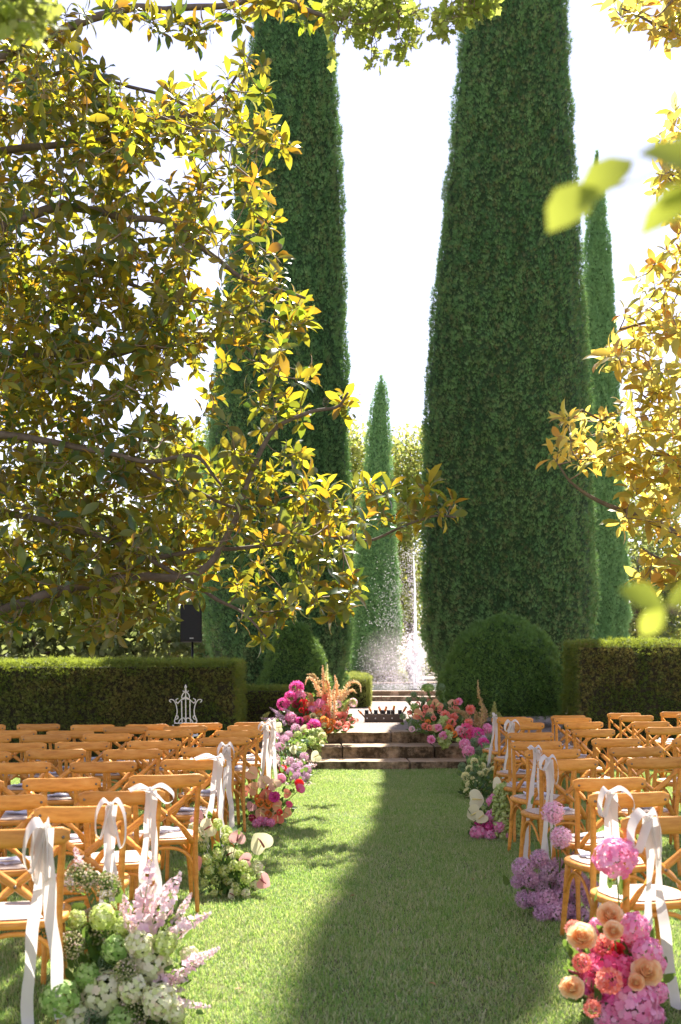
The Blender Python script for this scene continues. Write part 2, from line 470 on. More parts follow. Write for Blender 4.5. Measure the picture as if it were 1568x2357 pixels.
def stone_mat(name, a, b, moss, mfac=.5):
    m, nt, out = new_mat(name)
    pb = node(nt, 'ShaderNodeBsdfPrincipled', i_Roughness=.85)
    f = noise(nt, 14, 8, .7, 'World'); g = noise(nt, 3.2, 6, .75, 'World')
    col = ramp(nt, f, [(.3, a), (.7, b)])
    # weathering sits on faces that look sideways, bare stone on the trodden tops
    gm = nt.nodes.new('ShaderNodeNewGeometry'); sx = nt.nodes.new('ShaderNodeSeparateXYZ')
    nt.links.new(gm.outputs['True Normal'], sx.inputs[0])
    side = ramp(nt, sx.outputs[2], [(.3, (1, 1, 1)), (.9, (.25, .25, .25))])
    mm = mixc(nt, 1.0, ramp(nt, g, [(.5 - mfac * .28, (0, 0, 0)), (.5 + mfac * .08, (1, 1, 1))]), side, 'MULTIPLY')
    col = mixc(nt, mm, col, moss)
    nt.links.new(col, pb.inputs['Base Color'])
    bp = node(nt, 'ShaderNodeBump', i_Strength=.5, i_Distance=.012)
    nt.links.new(f, bp.inputs['Height']); nt.links.new(bp.outputs[0], pb.inputs['Normal'])
    nt.links.new(pb.outputs[0], out.inputs[0]); return m
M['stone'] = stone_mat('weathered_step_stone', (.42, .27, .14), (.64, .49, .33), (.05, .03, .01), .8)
M['poolstone'] = stone_mat('pool_stone', (.42, .28, .19), (.58, .44, .34), (.20, .14, .09), .25)

TZ = 0.45
grid_sheet('ground', -300, 300, -60, 600, -0.02, soil_mat())
grid_sheet('lawn', -14, 14, -6, 16.9, 0.0, soil_mat())
# grass: one patch of real blades spread over the lawn
def blade_patch(n, size=1.0):
    pos = (rng.random((n, 2)) - .5) * size
    h = rng.uniform(.012, .032, n) * (1 + .5 * (rng.random(n) > .93))
    w = rng.uniform(.0013, .0026, n)
    az = rng.random(n) * 2 * math.pi
    lean = rng.uniform(.25, 1.25, n)
    d = np.stack([np.cos(az), np.sin(az)], 1); s = np.stack([-d[:, 1], d[:, 0]], 1)
    b = np.zeros((n, 5, 3))
    for i, (t, ww) in enumerate(((0, 1), (.55, .8))):
        off = d * (h * lean * t * t)[:, None]
        for j, sg in enumerate((-1, 1)):
            b[:, i * 2 + j, :2] = pos + off + s * (w * ww * sg)[:, None]
            b[:, i * 2 + j, 2] = h * t * .95
    b[:, 4, :2] = pos + d * (h * lean)[:, None]; b[:, 4, 2] = h * (1 - .35 * np.clip(lean - .4, 0, 1))
    f = np.array([[0, 1, 3], [0, 3, 2], [2, 3, 4]])
    Fc = (f[None] + (np.arange(n) * 5)[:, None, None]).reshape(-1, 3)
    return np_mesh('grass_patch', b.reshape(-1, 3), Fc, grass_mat(), np.repeat(rng.random(n), 3))
grass = tag(link('grass', blade_patch(3600)), 'short mown grass with dry straw patches covering the aisle and the ground under the chairs', 'grass', kind='stuff')
def spread(o, cx, cy, sx, sy, nx, ny):
    ng = bpy.data.node_groups.new('spread_patches', 'GeometryNodeTree')
    ng.interface.new_socket('Geometry', in_out='INPUT', socket_type='NodeSocketGeometry')
    ng.interface.new_socket('Geometry', in_out='OUTPUT', socket_type='NodeSocketGeometry')
    gi = ng.nodes.new('NodeGroupInput'); go = ng.nodes.new('NodeGroupOutput')
    gr = ng.nodes.new('GeometryNodeMeshGrid')
    gr.inputs[0].default_value = sx; gr.inputs[1].default_value = sy
    gr.inputs[2].default_value = nx; gr.inputs[3].default_value = ny
    sp = ng.nodes.new('GeometryNodeSetPosition'); sp.inputs['Offset'].default_value = (cx, cy, 0)
    rv = ng.nodes.new('FunctionNodeRandomValue'); rv.data_type = 'FLOAT_VECTOR'
    rv.inputs[0].default_value = (0, 0, 0); rv.inputs[1].default_value = (0, 0, 6.283)
    rs = ng.nodes.new('FunctionNodeRandomValue'); rs.data_type = 'FLOAT_VECTOR'
    rs.inputs[0].default_value = (.92, .92, .7); rs.inputs[1].default_value = (1.1, 1.1, 1.3); rs.inputs['Seed'].default_value = 5
    ip = ng.nodes.new('GeometryNodeInstanceOnPoints')
    L = ng.links.new
    L(gr.outputs[0], sp.inputs[0]); L(sp.outputs[0], ip.inputs['Points']); L(gi.outputs[0], ip.inputs['Instance'])
    L(rv.outputs[0], ip.inputs['Rotation']); L(rs.outputs[0], ip.inputs['Scale']); L(ip.outputs[0], go.inputs[0])
    md = o.modifiers.new('spread', 'NODES'); md.node_group = ng
spread(grass, 0, 9.05, 16, 12.4, 33, 26)

# terrace: gravel in front of the pool, raised above the lawn
b = MB()
b.v = [(-14, 16.55, 0), (14, 16.55, 0), (14, 16.55, TZ), (-14, 16.55, TZ), (14, 120, TZ), (-14, 120, TZ)]
b.f = [(0, 1, 2, 3), (3, 2, 4, 5)]
tag(b.build('gravel_terrace', gravel_mat(), smooth=False), kind='structure')

# steps: three courses of worn stones
steps = tag(empty('stone_steps', G(900, 1772)), 'three low worn stone steps at the far end of the grass aisle', 'steps')
def worn_block(x0, x1, y0, y1, z0, z1):
    nx = max(4, int((x1 - x0) / .12)); ny = 5; nz = 3
    import bmesh
    bm = bmesh.new(); bmesh.ops.create_cube(bm, size=1)
    for v in bm.verts:
        v.co = Vector((x0 if v.co.x < 0 else x1, y0 if v.co.y < 0 else y1, z0 if v.co.z < 0 else z1))
    bmesh.ops.bevel(bm, geom=[e for e in bm.edges], offset=.022, segments=2, affect='EDGES', profile=.6)
    bmesh.ops.subdivide_edges(bm, edges=[e for e in bm.edges if abs(e.verts[0].co.x - e.verts[1].co.x) > .3], cuts=nx)
    from mathutils import noise as mn
    for v in bm.verts:
        v.co += mn.noise_vector(v.co * 4.5) * .012 + mn.noise_vector(v.co * 17) * .004
    me = bpy.data.meshes.new('stone'); bm.to_mesh(me); bm.free(); me.materials.append(M['stone'])
    return me
S0 = steps.location
def sx_at(px, y, z): return P(px, 1700, S0.y + y).x - S0.x
courses = [(0, .72, .0, .125, [630, 791 + 0, 944, 1190], .0), (.5, 1.25, .0, .29, [640, 791, 1004, 1150], 0), (1.12, 1.62, .0, .458, [660, 907, 1120], 0)]
for y0, y1, z0, z1, joints, _ in courses:
    xs = [sx_at(j, y0, z1) for j in joints]
    if y0 == 0: xs = [xs[0], xs[2], xs[3]]
    for a, c in zip(xs[:-1], xs[1:]):
        link('stone', worn_block(a + .006, c - .006, y0 + random.uniform(-.012, .012), y1, z0 - .02, z1 + random.uniform(-.006, .006)), steps)
steps.rotation_euler = (0, 0, math.radians(2.2))

# ------------------------------------------------------------------ foliage skins
def spray_t(k=5):
    V = []; Fc = []
    for i in range(k):
        a = (i - (k - 1) / 2) * .5 + random.uniform(-.15, .15); l = random.uniform(.7, 1.0)
        b0 = len(V); w = .07
        V += [(-w * math.cos(a) + .05 * math.sin(a), 0, w * math.sin(a) * .3), (w * math.cos(a), 0, 0), (l * math.sin(a), l * math.cos(a), random.uniform(-.15, .25))]
        Fc.append((b0, b0 + 1, b0 + 2))
    return np.array(V), np.array(Fc)
SPRAY = spray_t(6)
from mathutils import noise as mnoise
def nz(p, s, k=0): return mnoise.noise(Vector((p[0] * s + k, p[1] * s, p[2] * s)))

def cypress(name_label, prof, Y, ztop, n, size, mats, group=None, base=TZ, lump=.07, seed=0):
    """prof: (py, left px, right px) of the clipped cone as surveyed within view; Y distance"""
    pts = []
    for py, l, r in prof:
        a = P(l, py, Y); c = P(r, py, Y)
        pts.append((a.z, (a.x + c.x) / 2, (c.x - a.x) / 2))
    pts.sort()
    if pts[-1][0] < ztop: pts.append((ztop, pts[-1][1], .02))
    zs = np.array([p[0] for p in pts]); cx = np.array([p[1] for p in pts]); rr = np.array([p[2] for p in pts])
    z0 = max(base, zs[0])
    root = tag(empty('cypress_tree', (float(np.interp(base, zs, cx)), Y, base)), name_label, 'tree', group)
    ox, oy, oz = root.location
    nz_, na = 90, 56
    V = []
    for i in range(nz_ + 1):
        z = z0 + (zs[-1] - z0) * i / nz_
        c = np.interp(z, zs, cx); r = np.interp(z, zs, rr)
        for k in range(na):
            t = 2 * math.pi * k / na
            q = (r * math.cos(t) + c, r * math.sin(t), z)
            rad = max(.01, r * (1 - .0) + lump * nz(q, 1.6, seed) + lump * .6 * nz((q[0] * 2, q[1] * 2, q[2] * .7), 2.4, seed) - size * .95)
            V.append((rad * math.cos(t) + c - ox, rad * math.sin(t), z - oz))
    Fc = [(i * na + k, i * na + (k + 1) % na, (i + 1) * na + (k + 1) % na, (i + 1) * na + k) for i in range(nz_) for k in range(na)]
    core = link('crown', np_mesh('crown', V, Fc, M['hazed_core' if mats == M['cypress_hazed'] else 'cypress_core'], smooth=True), root)
    # foliage sprays over the surface, area weighted
    u = rng.random(n * 3); zz = z0 + (zs[-1] - z0) * rng.random(n * 3)
    r_ = np.interp(zz, zs, rr); keep = rng.random(n * 3) < (r_ / rr.max()); zz = zz[keep][:n]
    t = rng.random(len(zz)) * 2 * math.pi; kp = (np.sin(t) < .35) | (rng.random(len(zz)) < .12); t = t[kp]; zz = zz[kp]; n = len(zz)
    r_ = np.interp(zz, zs, rr); c_ = np.interp(zz, zs, cx)
    lum = np.array([.085 * nz((5.5 * (r * math.cos(a) + c), 5.5 * r * math.sin(a), z * 1.9), 1.0, seed + 7) + lump * nz((r * math.cos(a) + c, r * math.sin(a), z), 1.6, seed) + lump * .6 * nz(((r * math.cos(a) + c) * 2, r * math.sin(a) * 2, z * .7), 2.4, seed) for r, a, c, z in zip(r_, t, c_, zz)])
    rad = np.maximum(.01, r_ + lum + rng.normal(0, size * .28, n) - size * .45)
    nrmv = np.stack([np.cos(t), np.sin(t), np.zeros(n)], 1)
    pos = np.stack([rad * np.cos(t) + c_ - ox, rad * np.sin(t), zz - oz], 1)
    d = nrm(nrmv * rng.uniform(.2, .8, (n, 1)) + np.array([0, 0, 1]) * rng.uniform(.6, 1.3, (n, 1)) + rng.normal(0, .3, (n, 3)))
    rot = frames(d, nrm(nrmv + rng.normal(0, .7, (n, 3))))
    rn = np.clip(np.array([.42 + .5 * nz(p, .5, seed + 3) + .8 * nz((p[0] * 7, p[1] * 7, p[2] * 2.2), 1.0, seed) for p in pos]) + rng.normal(0, .13, n), 0, .999)
    o = link('foliage', scatter('foliage', SPRAY, pos, rot, rng.uniform(.7, 1.35, n) * size, mats, rn), root)
    tag(o, kind='stuff')
    # stray long sprigs that break the clipped outline
    m = max(40, n // 220); k = rng.integers(0, n, m)
    o2 = link('sprig', scatter('sprig', SPRAY, pos[k], rot[k], rng.uniform(1.1, 1.8, m) * size, mats, rn[k]), root)
    tag(o2, kind='stuff')
    tb = MB(); tb.tube([(0, 0, 0), (0, 0, 2.5)], [.22, .16], 10); tb.build('trunk', M['bark'], root)
    return root
cypress('tall clipped cypress left of the fountain, partly behind the magnolia branches',
    [(-260, 640, 742), (0, 588, 757), (200, 568, 778), (400, 548, 787), (600, 528, 795), (800, 503, 800), (1000, 488, 801), (1200, 478, 804), (1400, 470, 810), (1480, 474, 812), (1560, 500, 796), (1600, 540, 776), (1650, 580, 760)],
    22.5, 25, 100000, .092, M['cypress'], 'clipped cypresses round the fountain', seed=1)
cypress('tallest and widest clipped cypress, behind the right-hand box dome',
    [(-760, 1108, 1262), (-500, 1093, 1277), (-260, 1085, 1288), (0, 1066, 1302), (200, 1050, 1311), (400, 1030, 1322), (600, 1008, 1336), (800, 988, 1350), (1000, 976, 1356), (1200, 973, 1362), (1350, 972, 1367), (1450, 972, 1366), (1520, 985, 1350), (1580, 1015, 1320), (1650, 1060, 1285)],  # topmost rows are unseen, shaped to widen the shadow across the lawn
    22.0, 26.5, 120000, .092, M['cypress'], 'clipped cypresses round the fountain', seed=5)
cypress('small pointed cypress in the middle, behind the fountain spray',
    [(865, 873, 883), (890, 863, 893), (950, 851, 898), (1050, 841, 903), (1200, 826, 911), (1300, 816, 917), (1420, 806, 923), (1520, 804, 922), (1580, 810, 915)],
    46, 1, 22000, .15, M['cypress_hazed'], 'clipped cypresses round the fountain', seed=9)
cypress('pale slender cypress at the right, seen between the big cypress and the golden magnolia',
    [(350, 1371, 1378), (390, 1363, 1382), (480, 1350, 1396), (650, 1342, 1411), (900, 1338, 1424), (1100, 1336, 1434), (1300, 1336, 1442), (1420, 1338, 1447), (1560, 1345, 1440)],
    33, 1, 46000, .13, M['cypress_hazed'], 'clipped cypresses round the fountain', seed=13)
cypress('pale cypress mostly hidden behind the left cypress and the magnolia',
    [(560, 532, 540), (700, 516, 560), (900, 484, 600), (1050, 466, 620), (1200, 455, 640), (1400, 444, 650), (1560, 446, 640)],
    36, 1, 14000, .16, M['cypress_hazed'], 'clipped cypresses round the fountain', seed=17)

LEAF4 = (np.array([(-.5, 0, 0), (.5, 0, 0), (.42, .9, .1), (0, 1.25, .0), (-.42, .9, .1)]), None)
LEAFQ = (np.array([(0, 0, 0), (.32, .45, .08), (0, 1, -.05), (-.32, .45, .08)]), np.array([(0, 1, 2), (0, 2, 3)]))
def skin_points(kind, n, **k):
    """random points and normals on a box or a dome"""
    if kind == 'box':
        hx, hy, z0, z1 = k['hx'], k['hy'], k['z0'], k['z1']; h = z1 - z0
        ar = np.array([2 * hx * h, 2 * hx * h * .35, 2 * hy * h, 2 * hy * h, 4 * hx * hy])
        c = rng.choice(5, n, p=ar / ar.sum()); a = rng.uniform(-1, 1, n); bq = rng.random(n)
        p = np.zeros((n, 3)); nn = np.zeros((n, 3))
        for i, (ax, sg) in enumerate(((1, -1), (1, 1), (0, -1), (0, 1))):
            m = c == i; o = 1 - ax
            p[m, ax] = sg * (hy if ax == 1 else hx); p[m, o] = a[m] * (hx if ax == 1 else hy)
            p[m, 2] = z0 + bq[m] * h; nn[m, ax] = sg
        m = c == 4; p[m, 0] = a[m] * hx; p[m, 1] = (bq[m] * 2 - 1) * hy; p[m, 2] = z1; nn[m, 2] = 1
        return p, nn
    d = rand_dirs(n * 2); d = d[d[:, 2] > -.15][:n]
    r = np.array([k['rx'], k['ry'], k['rz']])
    e = k.get('e', 1.0)
    s = (np.abs(d) ** e).sum(1) ** (1 / e) if e != 1.0 else 1.0
    d2 = d / (s[:, None] if e != 1.0 else 1)
    return d2 * r, nrm(d2 / r)
def hedge(label, cx, cy, hx, hy, z0, z1, n, size, mat, rz=0, group=None, name='hedge', brown=None, cat='hedge', rag=.03):
    root = tag(empty(name, (cx, cy, z0), rz), label, cat, group)
    H = z1 - z0
    mb = MB(); q = size * 1.1
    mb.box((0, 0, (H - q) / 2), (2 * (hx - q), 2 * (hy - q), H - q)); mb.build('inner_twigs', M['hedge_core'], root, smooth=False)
    p, nn = skin_points('box', n, hx=hx, hy=hy, z0=0, z1=H)
    bump = np.array([rag * 1.6 * nz((a[0] + cx, a[1] + cy, a[2]), 1.9) for a in p])
    p = p + nn * (bump[:, None] + rng.normal(0, size * .35, (n, 1)) - size * .2)
    d = nrm(nn * rng.uniform(.2, 1, (n, 1)) + rng.normal(0, .6, (n, 3)) + np.array([0, 0, .35]))
    rot = frames(d, nrm(nn + rng.normal(0, .6, (n, 3)))); sc = rng.uniform(.6, 1.4, n) * size
    rn = np.clip(np.array([.5 + nz((a[0] + cx, a[1] + cy, a[2]), 1.4, 8) for a in p]) + rng.normal(0, .2, n), 0, .999)
    if brown is not None:
        m = brown(p, nn)
        tag(link('foliage', scatter('foliage', SPRAY, p[~m], rot[~m], sc[~m], mat, rn[~m]), root), kind='stuff')
        tag(link('scorched_foliage', scatter('scorched_foliage', SPRAY, p[m], rot[m], sc[m], M['hedge_brown'], rn[m]), root), kind='stuff')
    else:
        tag(link('foliage', scatter('foliage', SPRAY, p, rot, sc, mat, rn), root), kind='stuff')
    return root
def brownL(p, nn):
    v = np.array([nz(a, 1.1, 4) + .35 * nz(a, 4, 2) for a in p])
    return (nn[:, 1] < -.5) & (p[:, 2] < 1.42) & (v > -.12)
lx = P(545, 1525, 16).x
hedge('long dark yew hedge with scorched brown patches behind the left block of chairs', lx - 3.6, 16.6, 3.6, .6, 0, 1.52, 42000, .07, M['hedge'], brown=brownL)
def brownR(p, nn):
    v = np.array([nz(a, 1.3, 14) for a in p])
    return (nn[:, 1] < -.5) & (v > -.05)
rx = P(1331, 1478, 16.4).x
hedge('clipped hedge with a sunlit yellow-green top behind the right block of chairs', rx + 3.2, 16.95, 3.2, .55, 0, 1.815, 42000, .065, M['hedge'], brown=brownR)
hedge('low dark hedge between the long left hedge and the left box dome', P(575, 1580, 17.6).x - .1, 18.0, .75, .4, 0, 1.1, 9000, .06, M['hedge'])
hedge('low sunlit yellow-green hedge beside the gravel, left of the fountain', P(822, 1560, 25).x, 26.4, .28, 1.8, TZ, 1.14, 12000, .07, M['lighthedge'])
hedge('low pale hedge beyond the fountain basin', P(845, 1560, 44).x, 45, 1.6, .5, TZ, .95, 5000, .12, M['lighthedge'])

def dome(label, cx, cy, rx_, rz_, z0, n, size, lump=.03):
    root = tag(empty('box_dome', (cx, cy, z0)), label, 'topiary', 'clipped box domes at the top of the steps')
    na, nb = 40, 20; V = []
    def shape(d):
        # slightly conical dome with vertical flanks
        r = 1 / ((abs(math.hypot(d[0], d[1])) ** 2.3 + abs(d[2]) ** 1.4) ** (1 / 1.75))
        return r
    for i in range(nb + 1):
        el = -.25 + (math.pi / 2 + .25) * i / nb
        for k in range(na):
            t = 2 * math.pi * k / na; d = (math.cos(el) * math.cos(t), math.cos(el) * math.sin(t), math.sin(el)); r = shape(d)
            zc = rz_ * .30
            V.append(((rx_ - size) * r * d[0], (rx_ - size) * r * d[1], max(0, zc + (rz_ - zc - size) * r * d[2])))
    Fc = [(i * na + k, i * na + (k + 1) % na, (i + 1) * na + (k + 1) % na, (i + 1) * na + k) for i in range(nb) for k in range(na)]
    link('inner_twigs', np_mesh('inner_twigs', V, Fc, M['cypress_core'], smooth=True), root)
    d = rand_dirs(int(n * 1.9)); d = d[d[:, 2] > -.3][:n]; n = len(d)
    r = np.array([shape(x) for x in d]); zc = rz_ * .30
    p = np.stack([rx_ * r * d[:, 0], rx_ * r * d[:, 1], np.maximum(.03, zc + (rz_ - zc) * r * d[:, 2])], 1)
    nn = nrm(d * np.array([1 / rx_, 1 / rx_, 1 / (rz_ - zc)]))
    bump = np.array([lump * 2 * nz(a, 3.5) + lump * nz(a, 9) for a in p])
    p = p + nn * (bump[:, None] + rng.normal(0, size * .3, (n, 1)) - size * .3)
    dd = nrm(nn + rng.normal(0, .55, (n, 3)) + np.array([0, 0, .3]))
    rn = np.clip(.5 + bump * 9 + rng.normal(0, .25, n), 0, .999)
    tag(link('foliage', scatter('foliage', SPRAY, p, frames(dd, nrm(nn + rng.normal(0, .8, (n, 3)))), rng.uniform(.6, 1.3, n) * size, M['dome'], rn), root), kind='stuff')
    return root
c = P(1160, 1500, 18.2); dome('large clipped box dome right of the steps, in front of the widest cypress', c.x + .02, 18.4, 1.10, 1.86, .42, 22000, .075, .045)
c = P(676, 1500, 18.8); dome('smaller dark box dome left of the steps, behind the pink peonies', c.x, 19.0, .62, 1.77, .42, 13000, .065, .04)

# ------------------------------------------------------------------ pool and fountain
pool = tag(empty('fountain_basin', (1.6, 32, TZ)), 'long low sandstone basin of the fountain beyond the gravel', 'fountain basin')
mb = MB()
L0 = 28.4 - 32
x0, x1 = -4.2, 6.8
nb = 9
for i in range(nb):
    a = x0 + (x1 - x0) * i / nb; c = x0 + (x1 - x0) * (i + 1) / nb
    m1 = MB(); m1.box(((a + c) / 2, L0, .06), (c - a - .01, .5, .12)); m1.build('kerb_stone', M['poolstone'], pool, smooth=False)
    m1 = MB(); m1.box(((a + c) / 2, L0 + .42, .185), (c - a - .012, .34, .13)); m1.build('coping_stone', M['poolstone'], pool, smooth=False)
m1 = MB()
m1.box((x0, 3.5 + L0 / 2 + .4, .12), (.34, 8.4, .26)); m1.box((x1, 3.5 + L0 / 2 + .4, .12), (.34, 8.4, .26)); m1.box(((x0 + x1) / 2, 6.4, .12), (x1 - x0, .34, .26))
m1.build('rim', M['poolstone'], pool, smooth=False)
def water_mat():
    m, nt, out = new_mat('basin_water')
    pb = node(nt, 'ShaderNodeBsdfPrincipled', i_Roughness=.08); pb.inputs['Base Color'].default_value = (.12, .13, .13, 1)
    f = noise(nt, 9, 4, .6, 'World'); bp = node(nt, 'ShaderNodeBump', i_Strength=.5, i_Distance=.05)
    nt.links.new(f, bp.inputs['Height']); nt.links.new(bp.outputs[0], pb.inputs['Normal'])
    nt.links.new(pb.outputs[0], out.inputs[0]); return m
grid_sheet('water', -2.5, 8.3, 29.1, 38.1, TZ + .2, water_mat())
OCT = (np.array([(1, 0, 0), (0, 1, 0), (-1, 0, 0), (0, -1, 0), (0, 0, 1.4), (0, 0, -1.4)]), np.array([(0, 1, 4), (1, 2, 4), (2, 3, 4), (3, 0, 4), (1, 0, 5), (2, 1, 5), (3, 2, 5), (0, 3, 5)]))
M['drop'] = leaf_mat('water_drops', [(.85, .80, .82), (.9, .86, .88)], (.95, .88, .9), .75, .2, spec=.3, clear=.5)
fz = P(957, 1580, 32).z; fx = P(957, 1580, 32).x
foun = tag(empty('fountain_jet', (fx, 32, TZ + .2)), 'white fountain jet spraying upwards with drops drifting to the left', 'fountain')
def U(px, py): v = P(px, py, 32); return v.x - fx, v.z - TZ - .2
dp = []; ds = []
def addd(n, fn, s0, s1):
    for _ in range(n):
        a, c, w = fn(); x, z = U(a, c)
        dp.append((x, random.gauss(0, 1) * w, z)); ds.append(random.uniform(s0, s1))
def f_cone():
    t = random.random() ** .8; y = 1580 - 85 * t; hw = 4 + 23 * t
    return 957 + random.uniform(-1, 1) * hw, y, .02 + .25 * t
def f_burst():
    return random.gauss(956, 16), random.gauss(1497, 22), .35
def f_jet():
    t = random.random(); y = 1480 - 215 * t; return random.gauss(957 - 9 * t, 2.5 + 7 * t * t), y, .04 + .25 * t
def f_left():
    while True:
        x = 980 - abs(random.gauss(0, 1)) * 62; y = 1588 - abs(random.gauss(0, 1)) * 68
        if x > 800 and y > 1400 + (985 - x) * .5 + random.gauss(0, 14): return x, y, 1.0
def f_right(): return random.uniform(960, 1030), 1590 - random.random() ** 1.5 * 150, .8
def f_wisp():
    t = random.random() ** 1.3; y = 1440 - t * 180; x = random.gauss(915 + 22 * t, 22 + 10 * (1 - t)); return x, y, .7
M['sheet'] = leaf_mat('sheet_of_water', [(.9, .9, .92), (.92, .92, .94)], (1, 1, 1), .8, .2, clear=.15)
mb = MB(); m_ = 22
for i in range(9):
    z_ = i / 8 * 1.02; r_w = .035 + .20 * (i / 8) ** 1.2
    for k in range(m_): t = 6.2832 * k / m_; q = r_w * (1 + .12 * math.sin(k * 5 + i) * i / 8); mb.v.append((q * math.cos(t), q * math.sin(t), z_ + (.12 * math.sin(k * 7.0) if i == 8 else 0)))
for i in range(8):
    for k in range(m_):
        if k > m_ // 2: mb.f.append((i * m_ + k, i * m_ + (k + 1) % m_, (i + 1) * m_ + (k + 1) % m_, (i + 1) * m_ + k))
mb.build('jet', M['sheet'], foun)
mb = MB(); mb.tube([(0, 0, .9), (0, 0, 1.6), (-.01, 0, 2.4), (-.03, 0, 3.2), (-.06, 0, 3.9)], [.05, .035, .028, .02, .008], 7); mb.build('upper_jet', M['sheet'], foun)
addd(500, f_cone, .010, .02); addd(900, f_burst, .012, .03); addd(700, f_jet, .005, .014)
addd(7500, f_left, .004, .010); addd(900, f_right, .004, .009); addd(1500, f_wisp, .004, .011)
n = len(dp)
tag(link('drops', scatter('drops', OCT, np.array(dp), frames_z(rand_dirs(n)), np.array(ds), M['drop']), foun), kind='stuff')
# dense white core of the jet

mb = MB(); mb.tube([(0, 0, -.1), (0, 0, .02)], .06, 10); mb.build('nozzle', M['bolt'], foun)
def mist_mat():
    m, nt, out = new_mat('fine_spray')
    pv = node(nt, 'ShaderNodeVolumePrincipled'); pv.inputs['Color'].default_value = (1, .80, .85, 1)
    pv.inputs['Anisotropy'].default_value = .3
    tc = nt.nodes.new('ShaderNodeTexCoord').outputs['Generated']
    sb = node(nt, 'ShaderNodeVectorMath', operation='DISTANCE'); nt.links.new(tc, sb.inputs[0]); sb.inputs[1].default_value = (.5, .5, .5)
    f = noise(nt, 3.0, 5, .7, 'World'); mr = node(nt, 'ShaderNodeMapRange'); mr.inputs[1].default_value = .5; mr.inputs[2].default_value = .05; mr.inputs[3].default_value = 0; mr.inputs[4].default_value = .2
    nt.links.new(sb.outputs['Value'], mr.inputs[0]); mu = node(nt, 'ShaderNodeMath', operation='MULTIPLY'); nt.links.new(mr.outputs[0], mu.inputs[0]); nt.links.new(ramp(nt, f, [(.35, (.15, .15, .15)), (.65, (1, 1, 1))]), mu.inputs[1])
    nt.links.new(mu.outputs[0], pv.inputs['Density'])
    nt.links.new(pv.outputs[0], out.inputs['Volume']); return m
def ellipsoid(c, r, n=20):
    mb = MB(); prof = [(math.sin(math.pi * i / 12) * 1.0 + 1e-4, -math.cos(math.pi * i / 12)) for i in range(13)]
    mb.lathe(prof, n=n); mb.v = [(c[0] + x * r[0], c[1] + y * r[1], c[2] + z * r[2]) for x, y, z in mb.v]
    return mb
a = P(912, 1530, 32); mb = ellipsoid((a.x, 32.2, a.z + .1), (1.25, 1.5, 1.2))
tag(mb.build('spray_mist', mist_mat()), 'pale pinkish mist hanging left of the fountain jet', 'mist', kind='stuff')

# ------------------------------------------------------------------ far trees
LEAFD = (np.array([(0, 0, 0), (.35, .5, .1), (0, 1, 0), (-.35, .5, .1)]), np.array([(0, 1, 2), (0, 2, 3)]))
def far_tree(label, px, Y, ztop, r, n, mat, size=.22, zlow=1.2, blobs=16, group='trees beyond the fountain', base=TZ):
    x = P(px, 1500, Y).x
    root = tag(empty('leafy_tree', (x, Y, base)), label, 'tree', group)
    H = ztop - base
    mb = MB(); mb.tube([(0, 0, 0), (.1, 0, H * .3), (-.1, .1, H * .6), (0, 0, H * .9)], [.25, .2, .13, .04], 8)
    mb.build('trunk', M['bark'], root)
    P_ = []; br = MB()
    for i in range(blobs):   # crown built of overlapping clumps
        t = (i + .5) / blobs; zc = zlow + (H - zlow - r * .25) * t
        w = r * (1 - .65 * max(0, t - .45) / .55) * .7
        a = random.random() * 6.28; q = w * math.sqrt(random.random())
        c = np.array([q * math.cos(a), q * math.sin(a), zc]); br.tube([(0, 0, zc * .75), tuple(c * .6 + np.array([0, 0, zc * .3])), tuple(c)], [.08, .05, .02], 5)
        k = n // blobs; d = rand_dirs(k) * (rng.random((k, 1)) ** .45) * np.array([1.1, 1.1, .8]) * r * rng.uniform(.38, .62)
        P_.append(c + d)
    p = np.concatenate(P_); k = len(p)
    br.build('branch', M['bark'], root)
    tag(link('foliage', scatter('foliage', LEAFD, p, frames(nrm(rng.normal(size=(k, 3)) + [0, 0, -.2]), rand_dirs(k)), rng.uniform(.7, 1.3, k) * size, mat), root), kind='stuff')
for args in [
    ('sunlit yellow-green tree just left of the small pointed cypress', 812, 58, 14.2, 3.0, 11000, M['bgleaf']),
    ('sunlit yellow-green tree between the small pointed cypress and the widest cypress', 945, 56, 13.6, 3.2, 13000, M['bgleaf']),
    ('airy tree directly behind the small pointed cypress', 880, 64, 11.5, 3.2, 9000, M['bgleaf']),
    ('airy tree at the right edge behind the golden magnolia', 1540, 50, 12.5, 4.0, 9000, M['bgleaf']),
    ('low tree right of the pale slender cypress', 1470, 46, 6.5, 2.8, 3600, M['bgleaf_dark']),
    ('pale green tree seen through the magnolia next to the left cypress', 395, 44, 11.5, 3.4, 9000, M['bgleaf']),
    ('low olive-green tree above the left hedge near the loudspeaker', 310, 34, 4.0, 3.0, 6000, M['bgleaf_dark']),
    ('low olive-green tree above the left hedge at the left edge', 70, 33, 4.3, 3.2, 6500, M['bgleaf_dark']),
    ('airy tree behind the magnolia at the far left', 150, 46, 10.5, 4.0, 5200, M['bgleaf'])]:
    far_tree(*args)
# low dark shrubbery that closes the view behind the basin
p = []; n = 26000
xx = rng.uniform(-34, 34, n); yy = rng.uniform(66, 71, n); zz = TZ + rng.random(n) ** .8 * (3.2 + 1.2 * np.sin(xx * .7) + .8 * np.sin(xx * 1.9 + 1))
p = np.stack([xx, yy, zz], 1)
tag(link('shrubbery', scatter('shrubbery', LEAFD, p, frames(rand_dirs(n), rand_dirs(n)), rng.uniform(.7, 1.4, n) * .3, M['bgleaf_dark'])), 'dark belt of shrubs far behind the fountain basin', 'shrubbery', kind='stuff')


